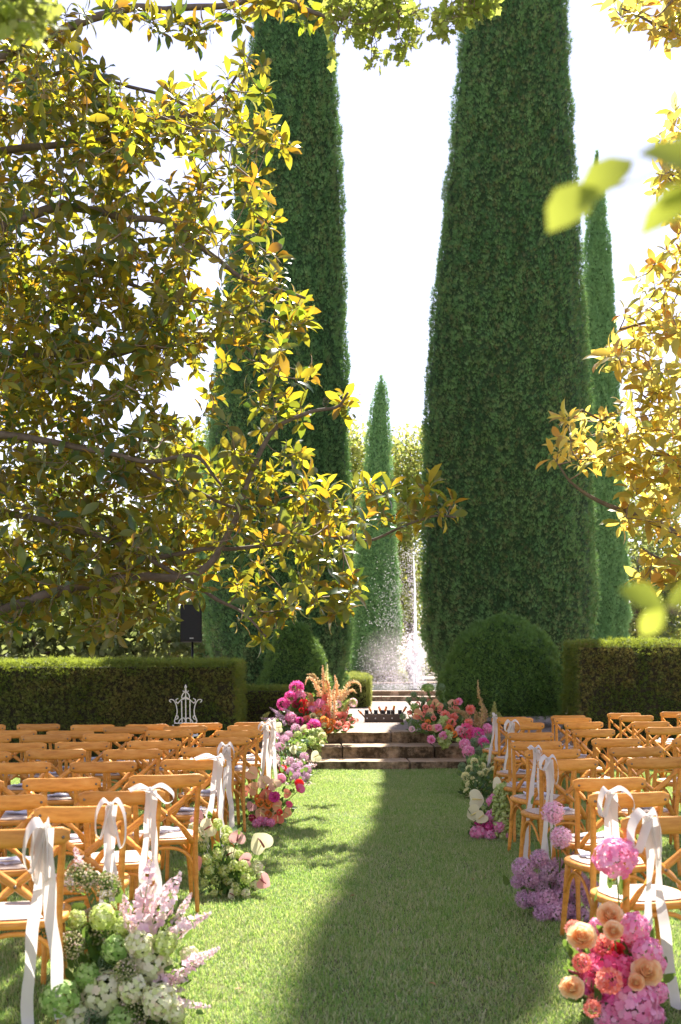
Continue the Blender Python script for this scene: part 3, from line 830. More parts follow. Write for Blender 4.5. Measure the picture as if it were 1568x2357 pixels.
# ================================================================== CHAIRS
def seat_outline(s=1.0, n=28):
    pts = []
    for i in range(n):
        t = 2 * math.pi * i / n; c, s_ = math.cos(t), math.sin(t)
        x = math.copysign(abs(c) ** .62, c) * .222; y = math.copysign(abs(s_) ** .70, s_) * .205
        x *= 1 + .10 * (y / .2) * .6
        pts.append((x * s, y * s - .005))
    return pts
def slab(o, z0, z1, r=.006):
    mb = MB(); n = len(o)
    lay = [(o, z0 + r, 1), (o, z1 - r, 1), (o, z1, .97)]
    for pts, z, k in [(o, z0, .97)] + lay:
        mb.v += [(x * k, y * k, z) for x, y in pts]
    for i in range(3):
        for k in range(n): mb.f.append((i * n + k, i * n + (k + 1) % n, (i + 1) * n + (k + 1) % n, (i + 1) * n + k))
    mb.f.append(tuple(reversed(range(n)))); mb.f.append(tuple(3 * n + k for k in range(n)))
    return mb
CH = {}
CH['seat'] = slab(seat_outline(), .432, .466).mesh('seat', M['wood'])
CH['cane_panel'] = slab(seat_outline(.87), .4675, .4745, .002).mesh('cane_panel', M['cane'])
def rail_mesh():
    mb = MB(); n = 15
    for i in range(n):
        t = i / (n - 1) * 2 - 1; x = t * .228; y = -.262 - .030 * (1 - t * t)
        e = 1 - abs(t) ** 9; h = .040 * (.55 + .45 * math.sqrt(max(0, e))); zc = .838 + .004 * t * t
        for dy, dz in ((-.010, -1), (-.0115, -.5), (-.0115, .6), (-.007, .96), (.007, .96), (.0115, .6), (.0115, -.5), (.009, -1)):
            mb.v.append((x, y + dy, zc + dz * h))
    for i in range(n - 1):
        for k in range(8): a = i * 8 + k; c = i * 8 + (k + 1) % 8; mb.f.append((a, a + 8, c + 8, c))
    mb.f.append(tuple(range(8))); mb.f.append(tuple((n - 1) * 8 + k for k in reversed(range(8))))
    return mb
CH['top_rail'] = rail_mesh().mesh('top_rail', M['wood'])
CHP = [('seat', CH['seat']), ('cane_panel', CH['cane_panel']), ('top_rail', CH['top_rail'])]
for s in (-1, 1):
    mb = MB(); mb.tube(bez([(s * .188, -.245, 0), (s * .180, -.215, .25), (s * .178, -.205, .45), (s * .186, -.225, .65), (s * .200, -.248, .855)], 5), [.0135] * 5 + [.0165] * 10 + [.0165, .016, .0155, .015, .014, .013][:6], 9)
    CHP.append(('back_post', mb.mesh('back_post', M['wood'])))
    mb = MB(); mb.tube(bez([(s * .172, .150, .434), (s * .182, .168, .22), (s * .196, .185, 0)], 4), [.018] * 4 + [.016] * 3 + [.0145, .0135], 9)
    CHP.append(('leg', mb.mesh('leg', M['wood'])))
    o = .007 * s
    mb = MB(); mb.band(bez([(s * .196, -.232 + o, .80), (s * .10, -.232 + o, .705), (0, -.222 + o, .625), (-s * .09, -.212 + o, .545), (-s * .165, -.200 + o, .440)], 4), .034, .013, (.7, 0, .7 * s))
    CHP.append(('cross_bar', mb.mesh('cross_bar', M['wood'])))
    mb = MB(); mb.tube(bez([(s * .182, -.20, .25), (s * .186, -.10, .365), (s * .188, 0, .40), (s * .186, .09, .365), (s * .186, .165, .25)], 4), .0095, 6)
    CHP.append(('brace', mb.mesh('brace', M['wood'])))
for y in (-.205, .165):
    mb = MB(); mb.tube(bez([(-.178, y, .20), (-.155, y, .33), (-.07, y, .405), (.07, y, .405), (.155, y, .33), (.178, y, .20)], 4), .0115, 7)
    CHP.append(('brace', mb.mesh('brace', M['wood'])))
for bp in ((0, -.245, .622), (-.2, -.285, .835), (.2, -.285, .835)):
    mb = MB(); mb.tube([bp, (bp[0], bp[1] + .035, bp[2])], .007, 8); CHP.append(('bolt', mb.mesh('bolt', M['bolt'])))
def make_chair(loc, rz):
    r = empty('crossback_chair', loc, rz)
    for nme, me in CHP: link(nme, me, r)
    return r
def copy_tree(o, parent=None):
    c = o.copy(); COL.objects.link(c); c.parent = parent
    for ch in [x for x in ALLCH if x.parent == o]: copy_tree(ch, c)
    return c
proto = None; protokids = None
ORD = ['', 'first', 'second', 'third', 'fourth', 'fifth', 'sixth', 'seventh', 'eighth', 'ninth', 'last', 'eleventh']
def chair_at(px, py, side, row, col, dz=0):
    """px,py: middle of the rail's top edge"""
    global proto, protokids
    k = (.878 - EYE); r = ray(px, py); t = k / r.z
    rail = Vector((r.x * t, r.y * t, 0))
    rz = math.radians(12 if side == 'left' else 11) + random.uniform(-.035, .035)
    loc = rail - Vector((-math.sin(rz) * -.285, math.cos(rz) * -.285, 0))
    if proto is None:
        proto = make_chair(loc, rz); protokids = list(proto.children); c = proto
    else:
        c = proto.copy(); COL.objects.link(c); c.location = loc; c.rotation_euler = (0, 0, rz)
        for ch in protokids:
            d = ch.copy(); COL.objects.link(d); d.parent = c
    s = random.uniform(.99, 1.015); c.scale = (s, s, 1)
    if row == 10: where = 'in the %s block, farthest row by the hedge' % side
    elif row == 1: where = 'in the %s block, row nearest the camera' % side
    else: where = 'in the %s block, %s row from the camera' % (side, ORD[row])
    cw = 'on the aisle' if col == 1 else '%s from the aisle' % ORD[col]
    tag(c, 'crossback chair %s, %s' % (where, cw), 'chair', 'honey oak crossback chairs in the %s block' % side)
    return c
def c1(x, y): return x / 1.30667 * .6547, (2350 + y / 1.30667) * .6547
def c3(x, y): return (1400 + x / 1.5759) * .6547, (2350 + y / 1.5759) * .6547
LEFT = [(1, 1, 65, 737), (2, 1, 381, 632), (3, 1, 563, 562), (4, 1, 768, 488), (5, 1, 893, 416), (6, 1, 964, 361), (7, 1, 1033, 316), (8, 1, 1098, 284), (9, 1, 1145, 262), (10, 1, 1172, 247),
 (3, 2, 8, 583), (4, 2, 284, 503), (5, 2, 475, 428), (6, 2, 612, 372), (7, 2, 709, 332), (8, 2, 780, 283), (9, 2, 853, 264), (10, 2, 925, 251),
 (4, 3, -170, 515), (5, 3, 75, 432), (6, 3, 257, 372), (7, 3, 379, 337), (8, 3, 493, 299), (9, 3, 577, 267), (10, 3, 676, 256),
 (6, 4, -95, 382), (7, 4, 85, 342), (8, 4, 210, 304), (9, 4, 323, 285), (10, 4, 425, 258),
 (8, 5, -68, 307), (9, 5, 58, 284), (10, 5, 176, 255), (10, 6, -78, 258), (9, 6, -190, 288)]
RIGHT = [(1, 1, 1510, 818), (2, 1, 1290, 688), (3, 1, 1180, 606), (4, 1, 950, 503), (5, 1, 862, 448), (6, 1, 771, 404), (7, 1, 735, 355), (8, 1, 703, 301), (9, 1, 652, 274), (10, 1, 622, 269),
 (4, 2, 1442, 494), (5, 2, 1325, 436), (6, 2, 1215, 388), (7, 2, 1091, 338), (8, 2, 1034, 297), (9, 2, 972, 273), (10, 2, 947, 260),
 (5, 3, 1790, 430), (6, 3, 1660, 386), (7, 3, 1492, 325), (8, 3, 1403, 295), (9, 3, 1324, 261), (10, 3, 1257, 247),
 (9, 4, 1640, 252), (10, 4, 1548, 240), (8, 4, 1790, 296)]
chairs = {}
for side, L_, cv in (('left', LEFT, c1), ('right', RIGHT, c3)):
    for row, col, x, y in L_:
        chairs[side, row, col] = chair_at(*cv(x, y), side, row, col)

# folded cloths lying on the seats
def cloth_mesh(seed):
    rs = random.Random(seed); mb = MB(); nx, ny = 8, 5
    for lay in range(2):
        b0 = len(mb.v); a = rs.uniform(-.3, .3); ox, oy = rs.uniform(-.02, .02), rs.uniform(-.02, .02)
        for j in range(ny):
            for i in range(nx):
                x = (i / (nx - 1) - .5) * .22; y = (j / (ny - 1) - .5) * .10
                z = .006 + lay * .012 + .012 * math.sin(i * 1.3 + seed + lay) * (j / ny) + .006 * math.sin(j * 2 + i)
                mb.v.append((x * math.cos(a) - y * math.sin(a) + ox, x * math.sin(a) + y * math.cos(a) + oy, z))
        for j in range(ny - 1):
            for i in range(nx - 1):
                k = b0 + j * nx + i; mb.f.append((k, k + 1, k + nx + 1, k + nx))
    return mb.mesh('folded_cloth', M['paper'])
CLM = [cloth_mesh(i) for i in range(4)]
for (side, row, col), c in chairs.items():
    if side == 'left' and row <= 3 and col == 1: continue
    if side == 'right' and row <= 1: continue
    o = link('folded_cloth', random.choice(CLM))
    rz = c.rotation_euler.z + random.uniform(-.5, .5)
    o.location = Vector(c.location) + Vector((random.uniform(-.05, .05), random.uniform(-.04, .06), .476)); o.rotation_euler = (0, 0, rz)
    w = 'farthest' if row == 10 else ORD[row]
    tag(o, 'pale folded cloth on the %s block seat, %s row, %s chair from the aisle' % (side, w, ORD[col]), 'folded cloth', 'folded cloths lying on the chair seats')

# ribbons tied round the top rails on the aisle
def strip(path, wdirs, w):
    mb = MB()
    for p, d in zip(path, wdirs):
        p = Vector(p); d = Vector(d).normalized() * w / 2; mb.v += [tuple(p - d), tuple(p + d)]
    for i in range(len(path) - 1): mb.f.append((i * 2, i * 2 + 1, i * 2 + 3, i * 2 + 2))
    return mb
def ribbon(ch, xo, label, w=.05, loops=((.10, -.10), (-.09, -.14)), tails=(.74, .66), drift=(0, 0), big=1.0, touch=False):
    rs = random.Random(label)
    w *= .84
    loops = [(a * rs.uniform(.8, 1.15), b_ + rs.uniform(-.02, .02)) for a, b_ in loops]
    r = tag(empty('ribbon_bow', ch.location, ch.rotation_euler.z), label, 'ribbon', 'white satin ribbons tied to the aisle chairs')
    yb = -.305 + .03 * min(1, (xo / .22) ** 2); zt = .884
    # band round the rail + knot
    pth = [(xo, yb - .002, .80), (xo, yb - .004, .84), (xo, yb + .002, .885), (xo, yb + .028, .889), (xo, yb + .045, .86), (xo, yb + .045, .80)]
    strip(pth, [(1, 0, 0)] * 6, w * .8).build('band', M['ribbon'], r)
    mb = MB(); mb.lathe([(.002, -.02), (.014, -.012), (.017, 0), (.013, .012), (.002, .018)], (xo, yb - .006, zt - .006), 10); mb.build('knot', M['ribbon'], r)
    for dx, dz in loops:
        P0 = Vector((xo, yb - .008, zt)); pts = [P0, P0 + Vector((dx * .5, -.012, .022)), P0 + Vector((dx, -.02, dz * .25)), P0 + Vector((dx * 1.05, -.02, dz * .8)), P0 + Vector((dx * .72, -.022, dz * 1.05)), P0 + Vector((dx * .35, -.018, dz * .5)), P0 + Vector((dx * .02, -.01, -.004))]
        pp = bez([p * 1 for p in pts], 4)
        wd = [Vector((.25 * math.copysign(1, dx), .9, .35 + .3 * math.sin(i * .3))) for i in range(len(pp))]
        strip(pp, wd, w * big).build('bow_loop', M['ribbon'], r)
    for i, ln in enumerate(tails):
        sg = -1 if i == 0 else 1
        pp = []; wd = []; n = 22
        for j in range(n):
            t = j / (n - 1); z = zt - .004 - ln * t
            x = xo + sg * (.006 + .028 * t ** .6) + drift[i] * t + (.007 * math.sin(t * 7 + i * 2) + .004 * math.sin(t * 17 + len(label))) * (1 if t < .97 else 2)
            y = yb - .012 - .012 * math.sin(t * 5 + i) - .02 * t
            if touch and z < .05:
                y -= (.05 - z) * 1.2; z = .03
            pp.append((x, y, max(z, .02))); a = (.42 * math.sin(t * 4.2 + i * 1.7 + len(label) * .3) + .25 * math.sin(t * 11 + len(label)) + rs.uniform(-.1, .1)) * (1 if j else 0)
            wd.append((math.cos(a), math.sin(a), .04 * sg))
        mb = strip(pp, wd, w * (1 + .0 * i)); mb.build('tail', M['ribbon'], r)
    return r
cl = lambda s, r_: chairs[s, r_, 1]
ribbon(cl('left', 1), .125, 'wide white ribbon with a broad bow on the nearest chair at the left edge', .062, ((-.05, -.20), (-.09, -.17), (.02, -.22)), (.86, .80), (-.04, .02), 1.25, True)
ribbon(cl('left', 2), .13, 'white bow with two drooping loops on the second aisle chair, left', .045, ((.07, -.19), (-.06, -.14)), (.80, .46), (0, -.03))
ribbon(cl('left', 3), .145, 'white ribbon with one loop flipped out to the right, third aisle chair, left', .046, ((.12, -.08), (-.12, .02)), (.70, .62), (-.01, .005))
ribbon(cl('left', 5), .16, 'white ribbon with short loops spread sideways on the fifth aisle chair, left', .05, ((.05, -.06), (-.13, .01)), (.72, .66), (-.05, .0))
ribbon(cl('left', 6), .13, 'white ribbon with small round loops on the sixth aisle chair, left', .052, ((.07, -.12), (-.06, -.07)), (.82, .74), (-.02, .01))
ribbon(cl('left', 9), .17, 'white ribbon on the ninth aisle chair of the left block', .05, ((.06, -.08), (-.07, -.07)), (.74, .7))
ribbon(cl('left', 10), .19, 'white ribbon hanging from the farthest aisle chair of the left block', .05, ((.04, -.1), (-.06, -.05)), (.8, .7))
ribbon(cl('right', 10), -.20, 'narrow white ribbon on the farthest aisle chair of the right block', .04, ((-.03, .05), (.03, -.05)), (.75, .7), (-.06, 0))
ribbon(cl('right', 8), -.16, 'white ribbon with long spread loops above the cream dahlias', .052, ((-.08, -.11), (.08, -.10)), (.84, .82), (-.09, -.03))
ribbon(cl('right', 5), -.155, 'white ribbon with two very long tails, fifth aisle chair on the right', .045, ((-.06, .03), (.04, -.06)), (.86, .86), (-.06, .05), 1, True)
ribbon(cl('right', 4), -.16, 'white ribbon with a round loop beside the tall purple alliums', .045, ((.07, -.15), (-.06, -.06)), (.86, .84), (-.01, .0))
ribbon(cl('right', 2), -.13, 'sunlit white ribbon with a curled loop above the topmost pink hydrangea', .05, ((-.07, -.13), (.11, -.13)), (.75, .7), (-.01, .03), 1.0)
ribbon(cl('right', 1), -.115, 'long wide white ribbon on the nearest chair at the right edge', .058, ((-.09, -.13), (.05, -.2)), (.84, .88), (0.02, .08), 1.1, True)
# ================================================================== FLOWERS
# ---- canonical blooms, radius 1, facing +Z
def patch(nu, nv, fn):
    V = [fn(i / nu, j / nv) for j in range(nv + 1) for i in range(nu + 1)]
    Fc = []
    for j in range(nv):
        for i in range(nu):
            a = j * (nu + 1) + i; Fc += [(a, a + 1, a + nu + 2), (a, a + nu + 2, a + nu + 1)]
    return np.array(V, float), np.array(Fc)
def petal_t(w=.5, cup=.3, tip=.75, curl=0):
    def fn(u, v):
        s = (u - .5) * 2; wd = w * math.sin(math.pi * (.12 + .80 * v) ** tip)
        return (s * wd, v, cup * (s * s * .6 * wd + v * v) - curl * max(0, v - .6))
    return patch(2, 3, fn)
def compose(parts):
    V = []; Fc = []; R = []; MI = []; o = 0
    for (v, f, r, mi) in parts:
        V.append(v); Fc.append(f + o); R.append(r); MI.append(np.full(len(f), mi)); o += len(v)
    return np.concatenate(V), np.concatenate(Fc), np.concatenate(R), np.concatenate(MI)
def inst(t, pos, rot, sc, rn=None, mi=0):
    tv, tf = t; n = len(pos); sc = np.broadcast_to(np.asarray(sc, float), (n,)) if np.ndim(sc) < 2 else sc
    L = tv[None] * (sc[:, None, None] if np.ndim(sc) < 2 else sc[:, None, :])
    W = np.einsum('nij,nkj->nki', rot, L) + pos[:, None, :]
    Fc = tf[None] + (np.arange(n) * len(tv))[:, None, None]
    if rn is None: rn = rng.random(n)
    return W.reshape(-1, 3), Fc.reshape(-1, 3), np.repeat(rn, len(tf)), mi
def g_pompon(n=95, ps=.36, open_=.2):
    d = nrm(fib(n, -.75) + rng.normal(0, .03, (n, 3))); base = d * rng.uniform(.76, .86, (n, 1))
    up = np.array([0, 0, 1.0]); tang = nrm(up - d * d[:, 2:3] + 1e-6 * rng.normal(size=d.shape))
    out = nrm(d * (.42 + open_) + tang * (.9 - .3 * np.clip(d[:, 2:3], 0, 1)) + rng.normal(0, .12, d.shape))
    rot = frames(out, nrm(d + rng.normal(0, .08, d.shape)))
    return compose([inst(petal_t(.5, .55, curl=-.12), base, rot, rng.uniform(.85, 1.1, n) * ps), inst(LEAFQ, np.array([0, 0, .93]) + rng.normal(0, .17, (36, 3)) * [1, 1, .35], frames(nrm(rng.normal(0, 1, (36, 3)) * [1, 1, .35] + [0, 0, .25]), nrm(rng.normal(0, .3, (36, 3)) + [0, 0, 1])), .36)])
def g_dahlia():
    P_ = []
    for k, (m, el, ln, w) in enumerate(((15, .02, 1.0, .30), (14, .28, .92, .30), (12, .6, .74, .32), (9, 1.0, .5, .35))):
        a = np.arange(m) * 2 * math.pi / m + k * .3 + rng.normal(0, .06, m)
        r = np.stack([np.cos(a), np.sin(a), np.zeros(m)], 1); z = np.array([0, 0, 1.0])
        d = nrm(r * math.cos(el) + z * math.sin(el) + rng.normal(0, .05, (m, 3))); nn = nrm(z * math.cos(el) - r * math.sin(el))
        P_.append(inst(petal_t(w, .25), r * .06 + z * .04 * k, frames(d, nn), rng.uniform(.9, 1.05, m) * ln))
    a = fib(40, 0); P_.append(inst(LEAFQ, a * np.array([.2, .2, .12]) + [0, 0, .14], frames(nrm(a + rng.normal(0, .2, a.shape)), rand_dirs(40)), .12, None, 1))
    # back petals so that it reads as a ball from the side
    m = 26; a = rng.random(m) * 6.283; r = np.stack([np.cos(a), np.sin(a), np.zeros(m)], 1); d = nrm(r + np.array([0, 0, -1]) * rng.uniform(.1, .7, (m, 1)))
    P_.append(inst(petal_t(.3, .2), r * .05 - [0, 0, .05], frames(d, nrm(np.array([0, 0, 1]) + r * .5)), .85))
    return compose(P_)
def g_hydrangea(n=120, zmin=-.65, fs=.2):
    d = fib(n, zmin); d = nrm(d + rng.normal(0, .05, d.shape)); R0 = frames_z(nrm(d + rng.normal(0, .28, d.shape)))
    pos = d * rng.uniform(.82, 1.0, (n, 1)); P_ = []
    rn = rng.random(n)
    for k in range(4):
        a = k * math.pi / 2; q = np.array([[math.cos(a), -math.sin(a), 0], [math.sin(a), math.cos(a), 0], [0, 0, 1]])
        t = (np.array([(0, 0, 0), (.45, .35, .10), (.38, .85, .0), (-.38, .85, .0), (-.45, .35, .10)]), np.array([(0, 1, 2), (0, 2, 3), (0, 3, 4)]))
        P_.append(inst(t, pos, R0 @ q, rng.uniform(.85, 1.15, n) * fs, rn))
    s = fib(60, -1) * .72; P_.append(inst(LEAFQ, s, frames(rand_dirs(60), s), .35))
    return compose(P_)
def g_allium(n=330, r0=.72):
    d = nrm(fib(n, -.97) + rng.normal(0, .06, (n, 3))); pos = d * rng.uniform(r0, .98, (n, 1)); P_ = []
    rn = rng.random(n); R0 = frames_z(nrm(d + rng.normal(0, .35, d.shape)))
    t = (np.array([(-.05, 0, 0), (.05, 0, 0), (0, 1, .35)]), np.array([(0, 1, 2)]))
    for k in range(6):
        a = k * math.pi / 3; q = np.array([[math.cos(a), -math.sin(a), 0], [math.sin(a), math.cos(a), 0], [0, 0, 1]])
        P_.append(inst((t[0] * [3.6, 1, 1], t[1]), pos, R0 @ q, .15, rn))
    m = 150; k = rng.integers(0, n, m); st = (np.array([(-.012, 0, 0), (.012, 0, 0), (0, 1, 0)]), np.array([(0, 1, 2)]))
    P_.append(inst(st, np.zeros((m, 3)), frames(d[k], rand_dirs(m)), .9, None, 1))
    c = fib(110, -1) * .66; P_.append(inst(LEAFQ, c, frames(rand_dirs(110), c + rng.normal(0, .3, c.shape)), .34, None, 0))
    return compose(P_)
def g_umbel(n=230):
    d = nrm(fib(n, -.35) + rng.normal(0, .05, (n, 3))); pos = d * rng.uniform(.8, 1.0, (n, 1)) * np.array([1.05, 1.05, .8])
    s = (OCT[0], OCT[1]); P_ = [inst(s, pos, frames_z(rand_dirs(n)), rng.uniform(.055, .10, n))]
    st = (np.array([(-.012, 0, 0), (.012, 0, 0), (0, 1, 0)]), np.array([(0, 1, 2)]))
    P_.append(inst(st, np.tile([0, 0, -.45], (n, 1)), frames(nrm(pos + [0, 0, .45]), rand_dirs(n)), np.linalg.norm(pos + [0, 0, .45], axis=1), None, 1))
    return compose(P_)
def g_rose(layers=6):
    P_ = []
    for k in range(layers):
        m = 3 + (k + 1) // 2; f = k / (layers - 1.0)
        for j in range(m):
            aw = rng.uniform(.95, 1.2); hh = rng.uniform(.92, 1.08); ph = rng.random() * 6; tip = rng.uniform(.0, .12); curl = (f ** 2) * rng.uniform(.15, .45)
            def fn(u, v):
                a = (u - .5) * (2 * math.pi / m) * 1.35 * aw
                r = (.10 + .62 * f) * math.sin(min(1.57, .25 + v * 1.5)) ** .8 + curl * .45 * v ** 3
                h = (1.05 - .35 * f) * v * hh * (1 - .22 * (abs(u - .5) * 2) ** 3) - curl * .55 * v ** 4 - .25
                r += .035 * math.sin(u * 11 + ph) * v * v
                return (r * math.sin(a), r * math.cos(a), h)
            t = patch(6, 5, fn); aa = j * 2 * math.pi / m + k * .9 + rng.normal(0, .12); c, s_ = math.cos(aa), math.sin(aa)
            P_.append(inst(t, np.zeros((1, 3)), np.array([[[c, -s_, 0], [s_, c, 0], [0, 0, 1.0]]]), np.array([1.0]), np.array([rng.random()])))
    return compose(P_)
def g_poppy():
    P_ = []
    for k, m in enumerate((3, 3)):
        def fn(u, v):
            a = (u - .5) * 2.3; r = .12 + v * (.95 - .1 * k); ruf = .10 * math.sin(u * 14 + k) * v
            return (r * math.sin(a) * .95, r * math.cos(a), .55 * v * v + ruf + .1 * k)
        a = np.arange(m) * 2 * math.pi / m + k * 1.05; c, s = np.cos(a), np.sin(a); z = np.zeros(m)
        rot = np.stack([np.stack([c, -s, z], 1), np.stack([s, c, z], 1), np.stack([z, z, z + 1], 1)], 1)
        P_.append(inst(patch(6, 4, fn), np.zeros((m, 3)), rot, 1.0))
    a = fib(30, 0) * [.2, .2, .2]; P_.append(inst(LEAFQ, a, frames(nrm(a + [0, 0, .1]), rand_dirs(30)), .16, None, 1))
    return compose(P_)
def g_spathe():
    na, nr = 22, 5; V = [(0, -.45, .0)]; Fc = []
    for j in range(1, nr + 1):
        t = j / nr
        for i in range(na):
            a = 2 * math.pi * i / na
            # heart outline: notch at -y, tip at +y
            x = 16 * math.sin(a) ** 3 / 17.0; y = -(13 * math.cos(a) - 2.6 * math.cos(2 * a) - 1.4 * math.cos(3 * a) - .5 * math.cos(4 * a)) / 15.0; x = x * .55 + .55 * math.sin(a)
            x, y = x * .92, y * .95
            px_, py_ = x * t, -.45 + (y + .45) * t
            V.append((px_, py_, .28 * (px_ * px_) * .6 + .10 * math.sin(py_ * 2.2) - .18 * max(0, py_ - .4) ** 1.2 + .02 * math.sin(a * 9) * t))
    for i in range(na): Fc.append((0, 1 + i, 1 + (i + 1) % na))
    for j in range(nr - 1):
        for i in range(na):
            a = 1 + j * na + i; b_ = 1 + j * na + (i + 1) % na; Fc += [(a, a + na, b_ + na), (a, b_ + na, b_)]
    return np.array(V), np.array(Fc), rng.random(1).repeat(len(Fc)), np.zeros(len(Fc), int)
def g_spike(n=44, w=.15):
    """florets along a stem, from z=0 to 1, loose and uneven"""
    t = np.sort(np.clip((np.arange(n) + .5) / n + rng.normal(0, .02, n), 0, .99)); rad = w * (1 - t ** 2.2) * rng.uniform(.45, 1.1, n) + .008; a = np.arange(n) * 2.4 + rng.normal(0, .3, n)
    pos = np.stack([rad * np.cos(a) * .75, rad * np.sin(a) * .75, t], 1); out = nrm(np.stack([np.cos(a), np.sin(a), .1 + 0 * a], 1) + rng.normal(0, .45, (n, 3)))
    R0 = frames_z(out); P_ = []; rn = rng.random(n); sc = (.28 + .72 * (1 - t) ** .6) * w * rng.uniform(.4, .68, n)
    for k in range(5):
        b_ = k * 2 * math.pi / 5; q = np.array([[math.cos(b_), -math.sin(b_), 0], [math.sin(b_), math.cos(b_), 0], [0, 0, 1]])
        tp = (np.array([(0, 0, 0), (.5, .55, .2), (0, 1.1, .15), (-.5, .55, .2)]), np.array([(0, 1, 2), (0, 2, 3)]))
        P_.append(inst(tp, pos, R0 @ q, sc, (rn + rng.normal(0, .12, n)) % 1))
    P_.append(inst((np.array([(-.008, 0, 0), (.008, 0, 0), (.004, 0, 1), (-.004, 0, 1)]), np.array([(0, 1, 2), (0, 2, 3)])), np.zeros((2, 3)), np.stack([np.eye(3), np.array([[0, -1, 0], [1, 0, 0], [0, 0, 1.0]])]), 1.0, None, 1))
    return compose(P_)
GEO = {'pompon': [g_pompon(), g_pompon(80, .4)], 'dahlia': [g_dahlia(), g_dahlia()], 'hydrangea': [g_hydrangea(), g_hydrangea(105, -.6, .22)],
       'ball': [g_hydrangea(70, -.9, .27)], 'allium': [g_allium(), g_allium()], 'umbel': [g_umbel(), g_umbel(200)], 'rose': [g_rose()], 'poppy': [g_poppy()],
       'anthurium': [g_spathe()], 'spike': [g_spike(), g_spike(52, .13), g_spike(38, .16)], 'carnation': [g_pompon(60, .5)]}
MESH = {}
def bloom_mesh(kind, colr):
    key = (kind, colr)
    if key not in MESH:
        MESH[key] = []
        for V, Fc, R, MI in GEO[kind]:
            second = PET['yellowc'] if kind in ('dahlia', 'poppy') else M['stem']
            MESH[key].append(np_mesh(kind, V, Fc, [PET[colr], second], R, False, MI))
    return random.choice(MESH[key])
def spad_mesh(mat):
    k = ('spadix', mat.name)
    if k not in MESH:
        mb = MB(); mb.tube([(0, -.40, .02), (.01, -.15, .20), (.02, .15, .28), (.02, .50, .28)], [.085, .09, .08, .04], 7); MESH[k] = mb.mesh('spadix', mat)
    return MESH[k]
PARTNAME = {'pompon': 'dahlia_bloom', 'dahlia': 'open_dahlia', 'hydrangea': 'hydrangea_head', 'ball': 'viburnum_ball', 'allium': 'allium_head', 'umbel': 'seed_umbel',
            'rose': 'rose_bloom', 'poppy': 'poppy_bloom', 'anthurium': 'anthurium_spathe', 'spike': 'flower_spike', 'carnation': 'carnation_bloom'}

